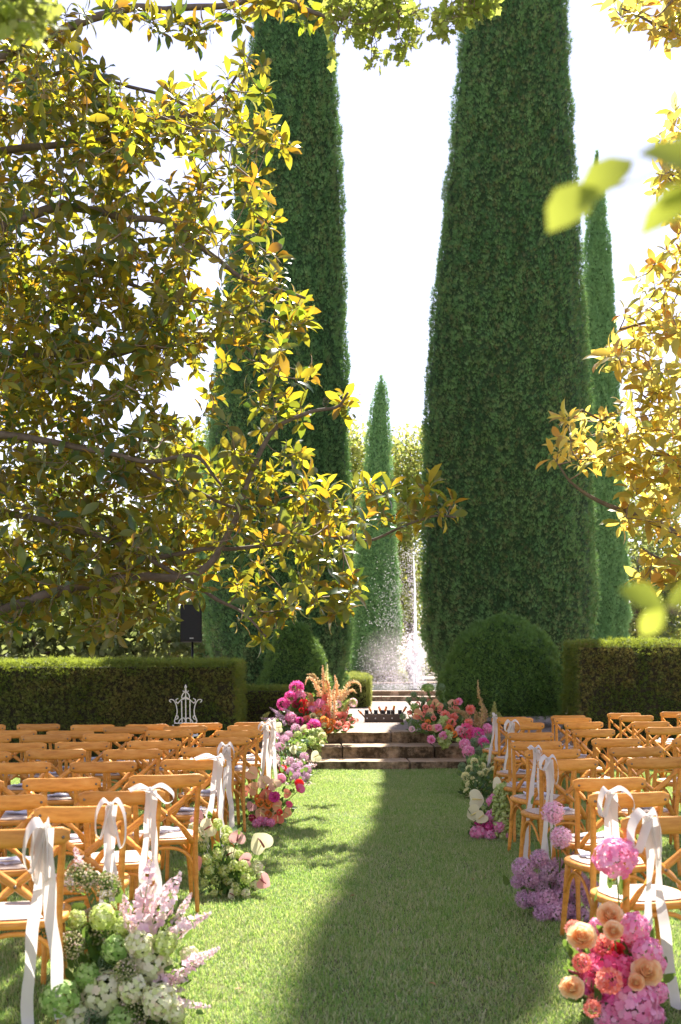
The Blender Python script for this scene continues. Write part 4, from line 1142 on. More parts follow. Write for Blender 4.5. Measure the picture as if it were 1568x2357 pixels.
class Arr:
    def __init__(s, label, base, depth, cvt, unit):
        """depth: function of the survey height py; cvt: crop -> survey; unit: crop px -> survey px"""
        s.o = tag(empty('flower_arrangement', base), label, 'flowers'); s.base = Vector(base); s.depth = depth; s.cvt = cvt; s.u = unit
        s.pts = []; s.stems = MB()
    def loc(s, x, y, jit=.05, dd=0):
        px, py = s.cvt(x, y); d = s.depth(py) if callable(s.depth) else s.depth
        d += random.uniform(-jit, jit) + dd
        return P(px, py, d), d
    def stem(s, p, r=.004):
        b_ = s.base + Vector((random.uniform(-.08, .08), random.uniform(-.05, .08), 0)); p = Vector(p)
        m = (b_ * .45 + p * .55); m.z = b_.z + (p.z - b_.z) * .5; m += Vector((0, .02, -.02))
        s.stems.tube([v - s.base for v in bez([b_, m, p], 4)], r, 4, cap=False)
    def bloom(s, kind, colr, x, y, r, face=None, dd=0, spad='spadix_dark', jit=.08, squash=None):
        p, d = s.loc(x, y, jit, dd); R = max(.012, r * s.u / F * d)
        if p.z < R * .7 and kind != 'anthurium': p.z = R * .7 + (0 if s.base.z < .2 else 0)
        if kind == 'anthurium' and not face: face = (random.uniform(-.45, .45), -1, random.uniform(0, .45)); R *= 1.12
        f = Vector(face) if face else Vector((random.uniform(-.5, .5) + (.15 if s.base.x < 0 else -.15), -1, random.uniform(.0, .8)))
        q = f.normalized().to_track_quat('Z', 'Y') @ Quaternion((0, 0, 1), random.uniform(0, 6.28) if kind != 'anthurium' else random.uniform(-2.6, 2.6))
        sc = (R, R, R) if not squash else (R * squash[0], R * squash[1], R * squash[2])
        o = link(PARTNAME[kind], bloom_mesh(kind, colr), s.o, p - s.base, q, sc)
        if kind == 'anthurium': link('spadix', spad_mesh(M[spad]), o)
        s.pts.append((p, R)); s.stem(p + Vector((0, .01, -.0)), .0035 + .0015 * (kind == 'allium'))
        return o
    def many(s, kind, colr, lst, **k):
        for t in lst: s.bloom(kind, colr, *t, **k)
    def spike(s, colr, x0, y0, x1, y1, w=1.0, dd=0, mesh='spike'):
        a, d = s.loc(x0, y0, .04, dd); c, _ = s.loc(x1, y1, .0, dd); c.y = a.y + random.uniform(-.05, .05)
        ax = c - a; L_ = ax.length; q = ax.normalized().to_track_quat('Z', 'Y')
        link(PARTNAME['spike'], bloom_mesh('spike', colr), s.o, a - s.base, q, (L_ * w, L_ * w, L_)); s.stem(a); s.pts.append((a, .03))
    def foxtail(s, colr, pts, w=.03, dd=0, name='foxtail_spike', n=230, taper=1):
        q = []
        for i, (x, y) in enumerate(pts):
            p, d = s.loc(x, y, 0, dd)
            if i == 0: d0 = p.y
            k = (d0 + .0) / p.y; px, py = s.cvt(x, y); q.append(P(px, py, d0 + .03 * i * random.uniform(-1, 1)) - s.base)
        c = bez(q, 6); m = len(c); tt = rng.random(n) ** .9; idx = np.minimum((tt * (m - 1)).astype(int), m - 2)
        C = np.array([list(v) for v in c]); fr = (tt * (m - 1) - idx)[:, None]; pos = C[idx] * (1 - fr) + C[idx + 1] * fr; tan = nrm(C[idx + 1] - C[idx])
        h = rand_dirs(n); out = nrm(h - tan * (h * tan).sum(1, keepdims=True)); rad = w * (1 - .85 * tt * taper) * rng.uniform(.5, 1, n)
        sc = np.clip(w * .55 * (1 - .6 * tt), .004, 1)
        me = scatter(name, LEAFQ, pos + out * rad[:, None] * .35, frames(nrm(out + tan * .5), rand_dirs(n)), np.stack([sc * 1.2, rad * 1.2, sc], 1), PET[colr])
        o = link(name, me, s.o); mb = MB(); mb.tube(c, [w * .28 * (1 - .7 * i / m) for i in range(m)], 5); mb.build('core', PET[colr], o)
        s.stem(q[0] + s.base)
    def droop(s, colr, x0, y0, strands, dd=-.05):
        """hanging amaranthus tassels"""
        for (x1, y1) in strands:
            a, d = s.loc(x0, y0, .03, dd); px, py = s.cvt(x1, y1); z_ = P(px, py, d + random.uniform(-.06, .06))
            top = a.lerp(z_, .12); top.x = a.x + (z_.x - a.x) * .75; top.z = a.z - .02
            mid = Vector((z_.x, z_.y, (top.z + z_.z) / 2))
            c = bez([a - s.base, top - s.base, mid + Vector((random.uniform(-.01, .01), 0, 0)) - s.base, z_ - s.base], 6); C = np.array([list(v) for v in c]); n = 130; m = len(c)
            tt = rng.random(n); idx = np.minimum((tt * (m - 1)).astype(int), m - 2); pos = C[idx] + (C[idx + 1] - C[idx]) * ((tt * (m - 1) - idx)[:, None])
            w = d * .0017; pos = pos + rng.normal(0, w * .8, (n, 3))
            link('tassel', scatter('tassel', OCT, pos, frames_z(rand_dirs(n)), rng.uniform(.6, 1.4, n) * w, PET[colr]), s.o)
    def finish(s, n=500, size=.05, drop=.35, mat='filler'):
        """leaves between and under the blooms"""
        if not s.pts: return
        C = np.array([list(p) for p, r in s.pts]); R = np.array([r for p, r in s.pts])
        k = rng.integers(0, len(C), n); t = rng.random(n)[:, None] * .75
        bs = np.array(list(s.base)) + rng.normal(0, .06, (n, 3)) * [1.2, 1, .3] + [0, 0, .04]
        pos = C[k] * (1 - t) + bs * t + rng.normal(0, .035, (n, 3)) + np.array([0, 1, 0]) * (R[k] * .9)[:, None] + [0, .02, -.01]
        pos[:, 2] = np.maximum(pos[:, 2], float(s.base.z) + .01)
        d = nrm(pos - np.array(list(s.base)) + rng.normal(0, .25, (n, 3)) + [0, -.1, .1])
        t_ = petal_t(.32, .25)
        o = link('leaves', scatter('leaves', t_, pos - np.array(list(s.base)), frames(d, nrm(rng.normal(size=(n, 3)) + [0, -.5, .8])), rng.uniform(.6, 1.4, n) * size, M[mat]), s.o)
        tag(o, kind='stuff'); tag(s.stems.build('stems', M['stem'], s.o), kind='stuff')

# ---- left side, nearest
cv = lambda x, y: (x * .50105, 1865.9 + y * .50105)
A = Arr('nearest left arrangement of cream and green hydrangeas, seed umbels and pale pink larkspur', G(270, 2330), lambda py: 4.6 + (2357 - py) / 900, cv, .50105)
A.many('umbel', 'seed', [(370, 310, 72), (495, 345, 62), (420, 540, 88), (320, 620, 66), (620, 925, 72), (580, 740, 58)], face=(.1, -.9, .7))
A.many('umbel', 'greenallium', [(220, 525, 68), (440, 970, 60), (500, 700, 50)])
A.many('hydrangea', 'creamhyd', [(495, 840, 112), (680, 700, 105), (340, 955, 78), (735, 875, 85), (640, 620, 70), (800, 930, 50), (870, 665, 45), (610, 820, 70)], face=(.1, -1, .5))
A.many('hydrangea', 'greenhyd', [(275, 865, 90), (530, 640, 66), (400, 760, 60), (560, 980, 70)])
A.many('hydrangea', 'limeball', [(470, 490, 62), (590, 570, 55), (760, 610, 58), (810, 955, 42), (350, 500, 45), (560, 530, 45)])
for t in [(640, 560, 735, 170, 1.15), (600, 545, 600, 345, 1.2), (730, 540, 850, 250, 1.1), (770, 575, 985, 445, 1.15), (860, 710, 1020, 605, 1.5), (730, 790, 890, 725, 1.6), (750, 875, 965, 905, 1.1), (700, 780, 860, 790, 1.5),
          (365, 250, 345, 165, 1.8), (800, 520, 895, 355, 1.0), (660, 520, 690, 300, 1.2), (690, 470, 800, 300, 1.1), (560, 500, 560, 420, 1.5), (700, 820, 840, 850, 1.5)]:
    A.spike('larkspur', *t)
A.finish(900, .055)
# ---- left, second
A = Arr('small left arrangement of lime viburnum and cream anthuriums with dark spadices', G(520, 2062), lambda py: 7.2 + (2070 - py) / 900, cv, .50105)
A.many('ball', 'limeball', [(1040, 95, 27), (1040, 130, 24), (1000, 60, 24), (1060, 120, 26), (950, 225, 27), (990, 245, 32), (1030, 280, 30), (1050, 320, 27), (990, 315, 27), (1115, 255, 27), (1075, 255, 27), (960, 275, 24), (985, 380, 18), (1022, 392, 18), (1090, 375, 20), (1130, 312, 24), (1150, 280, 24), (1100, 205, 24), (1000, 200, 27), (930, 170, 22), (940, 330, 20), (1080, 350, 22)])
A.many('ball', 'creamhyd', [(915, 110, 34), (890, 80, 26), (1180, 260, 32), (1170, 345, 26), (1200, 300, 22), (940, 130, 28), (1130, 380, 22)])
A.bloom('anthurium', 'anthcream', 955, 80, 46, (.1, -1, .2)); A.bloom('anthurium', 'anthcream', 1055, 200, 42, (-.2, -1, .3)); A.bloom('anthurium', 'anthcream', 1200, 150, 58, (.2, -1, .25)); A.bloom('anthurium', 'anthcream', 1062, 385, 26, (.9, -.6, .2))
A.many('anthurium', 'anthpink', [(905, 32, 34), (900, 245, 36), (1090, 125, 36), (1130, 228, 32), (1212, 325, 36)])
A.finish(420, .045)
# ---- left, third: peach anthuriums
cv = lambda x, y: (523.8 + x * .16702, 1767.7 + y * .16702)
A = Arr('left arrangement of glossy peach and coral anthuriums with red poppies', G(600, 1895), lambda py: 10.1 + (1900 - py) / 700, cv, .167)
A.many('hydrangea', 'pink', [(400, 765, 66), (520, 745, 66), (600, 755, 60), (450, 720, 55)]); A.many('hydrangea', 'crimson', [(340, 690, 54)]); A.many('pompon', 'orange', [(450, 480, 58), (560, 500, 58), (560, 640, 45), (420, 420, 50)])
A.many('anthurium', 'anthpeach', [(330, 75, 98), (500, 190, 92), (350, 285, 92), (690, 530, 82), (480, 640, 106), (650, 230, 88), (820, 620, 74), (620, 640, 70)], spad='spadix_light')
A.many('anthurium', 'anthcoral', [(240, 320, 76), (690, 710, 84), (820, 350, 64), (530, 380, 92)], spad='spadix_light'); A.bloom('anthurium', 'anthpink', 330, 530, 80, (.2, -1, .2))
A.many('dahlia', 'magenta', [(650, 400, 82)], face=(0, -1, .2)); A.many('pompon', 'red', [(590, 280, 42), (720, 610, 38)]); A.many('poppy', 'hotpink', [(990, 300, 70), (840, 515, 52)], face=(.5, -.8, .6))
A.finish(260, .06)
# ---- left, lilac drift in front of the steps
cv = lambda x, y: (589.2 + x * .16702, 1538.5 + y * .16702)
dep = lambda py: float(np.interp(py, [1540, 1640, 1690, 1730, 1775, 1830], [17.0, 16.4, 15.9, 14.7, 13.9, 13.2]))
A = Arr('lilac alliums and pale larkspur drifting onto the grass left of the lowest step', G(675, 1800), dep, cv, .167)
A.many('allium', 'lilac', [(550, 830, 76), (260, 940, 76), (395, 980, 72), (330, 1080, 68), (450, 930, 74), (665, 1220, 68), (480, 1280, 64), (600, 1330, 55)])
A.many('allium', 'mauve', [(540, 1380, 84), (620, 1450, 84), (700, 1400, 74), (560, 1500, 74), (640, 1560, 66), (230, 1060, 56), (470, 1420, 60), (700, 1490, 55)])
for t in [(330, 1300, 330, 1130, 2.2), (430, 1310, 470, 1170, 2.2), (680, 1370, 850, 1300, 1.8), (660, 1610, 830, 1610, 1.9), (450, 1640, 420, 1530, 2.2), (480, 1560, 500, 1440, 2.2), (380, 1400, 320, 1260, 2.0), (620, 1300, 560, 1230, 2), (360, 1340, 460, 1290, 2), (640, 1640, 760, 1580, 2)]: A.spike('larkspur', *t)
A.spike('lavender', 560, 1380, 590, 1230, 1.8)
A.many('poppy', 'red', [(370, 1400, 62), (590, 1680, 64)], face=(.3, -1, .5)); A.many('poppy', 'pink', [(340, 1530, 70), (160, 1300, 60)], face=(.2, -1, .4))
A.finish(500, .06)
# ---- left, big cluster on the steps
A = Arr('large left arrangement on the steps: magenta peonies, coral dahlias and peach foxtail lilies', P(700, 1700, 16.2) * 1, dep, cv, .167)
A.many('pompon', 'magenta', [(560, 270, 92), (475, 400, 78), (375, 495, 80), (800, 800, 88), (600, 740, 64), (700, 870, 55)]); A.many('hydrangea', 'pink', [(610, 380, 84), (880, 510, 92), (480, 690, 90), (770, 570, 60)])
A.many('carnation', 'red', [(750, 380, 28), (640, 470, 38), (655, 520, 38), (630, 575, 32), (660, 645, 32), (700, 590, 32), (680, 460, 30), (610, 500, 26)]); A.many('carnation', 'crimson', [(550, 500, 44), (560, 460, 34)])
A.many('dahlia', 'coral', [(980, 420, 76), (755, 505, 54), (840, 610, 62), (1200, 660, 68), (970, 650, 78)], face=(0, -1, .4))
A.many('pompon', 'coral', [(695, 720, 58), (1130, 780, 50), (1250, 550, 34), (1245, 605, 28), (1330, 730, 38), (1390, 715, 24), (1240, 820, 42), (1310, 690, 28), (1265, 770, 34), (1120, 660, 54), (960, 560, 50), (1200, 730, 34)])
A.many('pompon', 'orange', [(1000, 820, 66), (880, 640, 52), (940, 720, 54), (1050, 740, 44), (720, 690, 40)]); A.many('pompon', 'palepink', [(1340, 470, 54), (1130, 490, 50), (1180, 600, 36)])
A.many('pompon', 'cream', [(785, 660, 44), (880, 660, 42), (850, 720, 42), (900, 760, 44), (945, 790, 38), (1015, 770, 46), (915, 940, 56), (880, 860, 42), (915, 1035, 34), (905, 890, 40)])
A.many('hydrangea', 'limeball', [(580, 930, 66), (760, 1000, 70), (640, 1100, 66), (540, 1060, 60)]); A.many('allium', 'greenallium', [(690, 1030, 60), (600, 1180, 50)])
A.many('anthurium', 'anthcream', [(310, 815, 70), (670, 840, 62), (830, 1215, 76), (560, 1080, 72), (520, 1120, 60)], spad='spadix_light')
for t in [(330, 640, 200, 530, 1.3), (300, 720, 80, 680, 1.2), (430, 690, 260, 640, 1.4), (480, 620, 380, 540, 1.6), (260, 760, 90, 730, 1.2), (420, 780, 330, 690, 1.6)]: A.spike('lavender', *t)
for cl_, pts in [('foxpeach', [(880, 390), (850, 270), (770, 140), (700, 150), (680, 230)]), ('foxpeach', [(930, 380), (930, 200), (925, 60), (920, -40)]), ('foxpeach', [(1000, 400), (1000, 280), (980, 170), (960, 200)]),
                 ('foxpeach', [(1100, 430), (1120, 280), (1105, 180), (1085, 90)]), ('foxpeach', [(1070, 710), (1085, 500), (1060, 340), (1110, 180)]), ('foxpeach', [(1170, 380), (1250, 250), (1350, 180), (1430, 220), (1450, 330)]),
                 ('foxpeach', [(1160, 450), (1240, 350), (1330, 300), (1390, 345)]), ('foxbrown', [(870, 260), (830, 140), (780, 90), (700, 80)]), ('foxbrown', [(780, 480), (740, 370), (670, 330)]), ('foxgreen', [(1180, 640), (1260, 480), (1350, 440), (1390, 530)]),
                 ('foxgreen', [(90, 720), (140, 650), (185, 600)]), ('foxpeach', [(1020, 600), (1010, 420), (1030, 300)]), ('cream', [(960, 300), (975, 120), (985, -60)])]:
    A.foxtail(cl_, pts, .052)
A.droop('amaranth', 830, 885, [(700, 1120), (730, 1160), (760, 1140), (830, 1220), (860, 1160), (880, 1120), (690, 1060), (840, 1180), (895, 1060)])
A.finish(1100, .08)
# ---- right, on the steps
cv = lambda x, y: (916.6 + x * .16702, 1558.2 + y * .16702)
depr = lambda py: float(np.interp(py, [1570, 1640, 1690, 1730, 1760, 1840], [17.0, 16.4, 15.6, 13.6, 12.9, 12.1]))
A = Arr('right arrangement on the steps: coral dahlias, green alliums and tall tan foxtails', P(1040, 1700, 16.2) * 1, depr, cv, .167)
A.many('dahlia', 'coral', [(650, 530, 72), (765, 560, 64), (735, 640, 70), (995, 455, 74), (970, 640, 68), (785, 460, 64)], face=(0, -1, .4)); A.many('dahlia', 'pink', [(555, 700, 54), (620, 810, 62), (455, 865, 62), (840, 340, 52)], face=(0, -1, .3))
A.many('pompon', 'orange', [(700, 720, 56), (770, 790, 44), (410, 625, 38)]); A.many('pompon', 'coral', [(270, 380, 36), (260, 435, 30), (380, 430, 42), (425, 335, 30), (470, 410, 30), (275, 545, 36), (340, 570, 34), (370, 680, 42), (430, 700, 38), (155, 495, 28), (360, 500, 28), (490, 570, 34), (585, 430, 28), (570, 480, 26), (800, 350, 36)])
A.many('pompon', 'palepink', [(190, 720, 38), (850, 740, 56)])
A.many('allium', 'greenallium', [(215, 245, 50), (145, 315, 50), (350, 320, 54), (420, 540, 56), (70, 545, 50), (600, 140, 54), (630, 400, 45)]); A.many('umbel', 'greenallium', [(205, 650, 70)]); A.bloom('hydrangea', 'greenhyd', 410, 150, 92, (0, -.3, 1), squash=(1, 1, .65)); A.many('hydrangea', 'greenhyd', [(230, 420, 62), (440, 370, 50)])
A.many('anthurium', 'anthpeach', [(540, 390, 84), (265, 520, 80), (450, 500, 66), (735, 380, 68), (500, 710, 62)], spad='spadix_light')
for cl_, pts in [('foxbrown', [(1130, 720), (1160, 450), (1110, 230), (1100, 40)]), ('foxbrown', [(1085, 690), (1080, 560), (1060, 450)]), ('foxgreen', [(1310, 560), (1325, 450), (1330, 340)]), ('foxgreen', [(1385, 600), (1390, 490)]), ('foxbrown', [(1000, 620), (880, 490), (690, 450)]), ('foxbrown', [(1180, 620), (1190, 470), (1170, 400)])]:
    A.foxtail(cl_, pts, .065)
A.droop('amaranth', 640, 600, [(620, 760), (600, 700), (650, 720)]); A.droop('amaranth', 700, 800, [(650, 960), (600, 900), (670, 930), (630, 940)])
A.many('ball', 'limeball', [(830, 870, 34), (885, 600, 30), (830, 700, 30)])
A.finish(800, .075)
A = Arr('right arrangement of round cream dahlias and green hydrangeas below magenta peonies', G(1105, 1845), depr, cv, .167)
A.many('pompon', 'hotpink', [(940, 750, 96)]); A.many('pompon', 'magenta', [(1100, 790, 80), (1180, 910, 64)]); A.many('hydrangea', 'pink', [(920, 930, 82), (970, 1030, 92), (1230, 710, 72), (1120, 900, 55)]); A.many('allium', 'lavender', [(1180, 850, 50)])
A.many('pompon', 'cream', [(930, 1370, 54), (1280, 1130, 60), (1050, 1170, 48), (1160, 1230, 48), (1215, 1310, 48), (1130, 1350, 48), (1310, 1280, 44), (1000, 1420, 54), (985, 1490, 54), (1085, 1490, 60), (960, 1590, 54), (1105, 1580, 54), (1200, 1530, 54), (1295, 1480, 48), (985, 1270, 48)], dd=-.12)
A.many('allium', 'greenallium', [(885, 1240, 66), (1060, 905, 76), (1295, 860, 70), (1120, 1030, 72), (1220, 970, 64), (1020, 1350, 54)])
A.many('hydrangea', 'greenhyd', [(1050, 1170, 100), (1250, 1120, 110), (1260, 1020, 84), (1130, 1270, 90), (1200, 1420, 110), (1080, 1400, 90), (1130, 1540, 90), (1000, 1540, 70), (1230, 1560, 80)], dd=.05)
A.finish(500, .06)
# ---- right, pink hydrangeas with tassels
A = Arr('right arrangement of pink hydrangeas with long hanging green tassels and two lime anthuriums', G(1140, 1925), lambda py: 9.45 + (1935 - py) / 500, cv, .167)
A.many('hydrangea', 'pink', [(1330, 1720, 112), (1310, 1930, 112), (1105, 2150, 116), (1270, 2180, 96), (1500, 1600, 80), (1400, 2060, 95), (1480, 2160, 80)]); A.many('hydrangea', 'magenta', [(1450, 1650, 100), (1130, 2010, 84), (1420, 1850, 90), (1500, 1950, 80), (1250, 2060, 60)])
A.many('anthurium', 'anthcream', [(1070, 1690, 130), (1060, 1880, 116), (1150, 1935, 92), (1385, 1485, 100)], spad='spadix_light')
A.droop('amaranth', 1450, 1540, [(1370, 2200), (1390, 2260), (1430, 2150), (1450, 2270), (1480, 2220), (1500, 2300), (1530, 2180), (1420, 2060), (1460, 1980), (1400, 2120), (1550, 2080), (1350, 2170), (1510, 2120), (1480, 2050)], dd=-.15)
A.droop('amaranth', 1560, 1600, [(1640, 2250), (1600, 2280), (1570, 2200), (1660, 2150), (1620, 2100)], dd=-.12)
A.finish(350, .06)
# ---- right, purple alliums
cv = lambda x, y: (916.6 + x * .41544, 1865.9 + y * .41544)
A = Arr('mass of round purple alliums on the right edge of the aisle', G(1280, 2105), lambda py: 6.6 + (2110 - py) / 650, cv, .4154)
A.many('allium', 'lilac', [(822, 497, 67), (885, 600, 67)]); A.many('allium', 'lilac', [(858, 12, 67), (902, 150, 65)], dd=-.32)
A.many('allium', 'mauve', [(785, 270, 58), (690, 320, 65), (990, 285, 63), (880, 300, 45), (935, 380, 60), (1007, 455, 63), (1065, 430, 56), (700, 490, 56), (900, 480, 60), (800, 570, 56), (1080, 510, 58), (940, 560, 50), (730, 380, 54), (660, 395, 41), (1020, 580, 50), (755, 490, 45), (960, 500, 50), (860, 430, 45)])
A.many('allium', 'lavender', [(840, 340, 63), (795, 410, 67), (1010, 380, 43)])
A.finish(200, .05)
# ---- right, nearest
cv = lambda x, y: (1276.7 + x * .20839, 1865.9 + y * .20839)
A = Arr('nearest right arrangement of sunlit pink hydrangeas, peach roses and coral peonies', G(1440, 2330), lambda py: 4.55 + (2357 - py) / 900, cv, .2084)
A.many('hydrangea', 'hotpink', [(480, 1500, 110), (820, 1450, 120), (330, 1820, 90), (980, 1950, 110)], dd=.08); A.many('hydrangea', 'pink', [(250, 1560, 90), (700, 1330, 120), (1130, 1700, 110), (600, 2280, 170), (1080, 2280, 150)], dd=.08)
A.bloom('hydrangea', 'pink', 670, 510, 235, (.1, -.8, .7), squash=(1.08, 1, .9), dd=-.2)
A.many('hydrangea', 'pink', [(880, 1290, 175), (1020, 1560, 175), (470, 1290, 105), (860, 2160, 300), (1130, 2010, 130)], face=(0, -1, .6)); A.many('hydrangea', 'hotpink', [(560, 1800, 275), (760, 1700, 120)]); A.many('hydrangea', 'magenta', [(420, 1950, 140), (640, 2060, 150)])
A.many('rose', 'peach', [(610, 1160, 165), (300, 1400, 185), (650, 1330, 130), (1010, 1790, 195), (190, 1960, 155), (900, 1900, 110)], face=(-.1, -1, .65), dd=-.1)
A.many('pompon', 'coral', [(600, 1880, 130), (560, 1490, 110), (300, 1680, 92), (210, 1300, 82), (420, 2190, 84), (430, 2090, 60)], dd=-.06); A.many('rose', 'red', [(700, 1540, 90)])
mb = MB(); a = A.loc(150, 1765, 0)[0] - A.base; c = A.loc(280, 1815, 0)[0] - A.base; mb.tube([c, a], [.008, .005], 6); mb.build('dark_spadix', M['spadix_dark'], A.o)
A.finish(500, .055)
# ================================================================== OVERHANGING TREES
def mag_leaf(broad=.205):
    V = [(0, 0, 0)]; 
    for t, w, z in ((.22, .62, .02), (.5, 1.0, .03), (.78, .72, -.02)):
        V += [(-w * broad, t, z + .05 * w), (0, t, z), (w * broad, t, z + .05 * w)]
    V.append((0, 1.0, -.13))
    Fc = [(0, 2, 1), (0, 3, 2)]
    for a in (1, 4): Fc += [(a, a + 1, a + 4), (a, a + 4, a + 3), (a + 1, a + 2, a + 5), (a + 1, a + 5, a + 4)]
    Fc += [(7, 8, 10), (8, 9, 10)]
    return np.array(V, float), np.array(Fc)[:, ::1]
def oak_leaf():
    half = [(.0, 0), (.10, .12), (.26, .20), (.16, .32), (.36, .45), (.20, .55), (.34, .72), (.16, .80), (.0, 1.0)]
    V = [(0, y, .0) for _, y in half] + [(x, y, .05 * math.sin(y * 6)) for x, y in half[1:-1]] + [(-x, y, .05 * math.sin(y * 6 + 1)) for x, y in half[1:-1]]
    Fc = []; n = len(half)
    for sgn, off in ((1, n), (-1, n + n - 2)):
        idx = [0] + [off + i for i in range(n - 2)] + [n - 1]
        for i in range(n - 1):
            a, b_ = i, i + 1; c, d = idx[i], idx[i + 1]
            for tri in ((a, c, d), (a, d, b_)):
                if len(set(tri)) == 3: Fc.append(tri if sgn > 0 else tri[::-1])
    return np.array(V, float), np.array(Fc)
MAG = mag_leaf(); OAK = oak_leaf()

def in_poly(x, y, poly):
    c = False; j = len(poly) - 1
    for i in range(len(poly)):
        xi, yi = poly[i]; xj, yj = poly[j]
        if (yi > y) != (yj > y) and x < (xj - xi) * (y - yi) / (yj - yi) + xi: c = not c
        j = i
    return c
def leafy_tree(name, label, cat, base, limbs, clusters, leafT, leafmat, lsize, per, twig_r, nparts=300, trunk=None, droopy=.25, group=None, barkmat='bark', spread=(.4, 2.15)):
    """limbs: [(list of world points, r0, r1)], clusters: world points of the leaf rosettes"""
    root = tag(empty(name, base), label, cat, group); B = Vector(base)
    if trunk:
        mb = MB(); mb.tube([Vector(p) - B for p in bez(trunk[0], 5)], [trunk[1] + (trunk[2] - trunk[1]) * i / (5 * (len(trunk[0]) - 1)) for i in range(5 * (len(trunk[0]) - 1) + 1)], 12); mb.build('trunk', M[barkmat], root)
    nodes = []; ndir = []
    for pts, r0, r1 in limbs:
        c = bez(pts, 7); m = len(c); c = [p + Vector(mnoise.noise_vector(p * 2.3)) * .035 for p in c]
        mb = MB(); mb.tube([p - B for p in c], [r0 + (r1 - r0) * (i / (m - 1)) ** .8 for i in range(m)], 8); mb.build('branch', M[barkmat], root)
        nodes += [list(p) for p in c[1:]]
    N = np.array(nodes); K = np.array([list(c) for c in clusters])
    d = np.min(np.linalg.norm(K[:, None] - N[None], axis=2), axis=1); order = np.argsort(d)
    tw = MB(); ax = np.zeros((len(K), 3))
    nd = list(map(list, N)); arr = np.zeros((len(N) + len(K) * 2, 3)); arr[:len(N)] = N; cnt = len(N)
    for i in order:
        q = np.linalg.norm(arr[:cnt] - K[i], axis=1); q = q + .12 * (q < .12); j = int(np.argmin(q)); a = Vector(arr[j]); b_ = Vector(K[i])
        v = b_ - a; mid = a + v * .5 + Vector((random.uniform(-.1, .1), random.uniform(-.1, .1), -.14 * v.length + random.uniform(-.05, .05))) * min(1, v.length * 1.5)
        L_ = v.length; r = twig_r * (1 + 1.0 * min(2, L_)); c = bez([a, mid, b_], 3)
        tw.tube([p - B for p in c], [r * (1.3 - .8 * k / 6) for k in range(7)], 4, cap=False)
        ax[i] = list((b_ - mid).normalized()); arr[cnt] = K[i]; arr[cnt + 1] = list(mid); cnt += 2
    tag(tw.build('twigs', M['twig'], root), kind='stuff')
    # rosettes
    a = nrm(ax * .8 + np.array([0, -.05, .75]) + rng.normal(0, .45, ax.shape))
    pos = []; rot = []; sc = []; rn = []
    Rz = frames_z(a)
    for i in range(len(K)):
        m = max(3, int(per + rng.normal(0, 1.4))); ph = rng.random() * 6.28; s = rng.uniform(.8, 1.2); cr = rng.random()
        for k in range(m):
            f = ph + k * 2.4; th = spread[0] + (spread[1] - spread[0]) * (k + .5) / m + rng.normal(0, .16)
            r = Rz[i] @ np.array([math.cos(f), math.sin(f), 0]); dd = math.cos(th) * a[i] + math.sin(th) * r + np.array([0, 0, -droopy * rng.random()]); nn = math.sin(th) * a[i] - math.cos(th) * r
            pos.append(K[i] + dd * .01 - a[i] * .012 * k - np.array(list(B))); rot.append((dd, nn)); sc.append(lsize * s * rng.uniform(.55, 1.15)); rn.append((cr * .5 + rng.random() * .5) % 1)
    pos = np.array(pos); dv = np.array([r[0] for r in rot]); nv = np.array([r[1] for r in rot]) + rng.normal(0, .12, (len(pos), 3)); R = frames(dv, nv); sc = np.array(sc); rn = np.array(rn)
    # the leaves that show largest are parts of their own
    dist = (pos + np.array(list(B)))[:, 1]; show = sc / dist * (np.abs((pos[:, 0] + B.x) / dist) < .31)
    top = np.argsort(-show)[:nparts]; rest = np.setdiff1d(np.arange(len(pos)), top)
    lm = [np_mesh('leaf', leafT[0] * np.array([1, 1, 1]), leafT[1], M[leafmat]) for _ in range(1)]
    for i in top:
        q = Matrix([list(x) for x in R[i]]).to_quaternion()
        link('leaf', lm[0], root, Vector(pos[i]), q, float(sc[i]))
    if len(rest): tag(link('foliage', scatter('foliage', leafT, pos[rest], R[rest], sc[rest], M[leafmat], rn[rest]), root), kind='stuff')
    return root
def PL(pts, Y0, Y1=None):
    m = len(pts); Y1 = Y0 if Y1 is None else Y1
    return [P(x, y, Y0 + (Y1 - Y0) * i / (m - 1)) for i, (x, y) in enumerate(pts)]

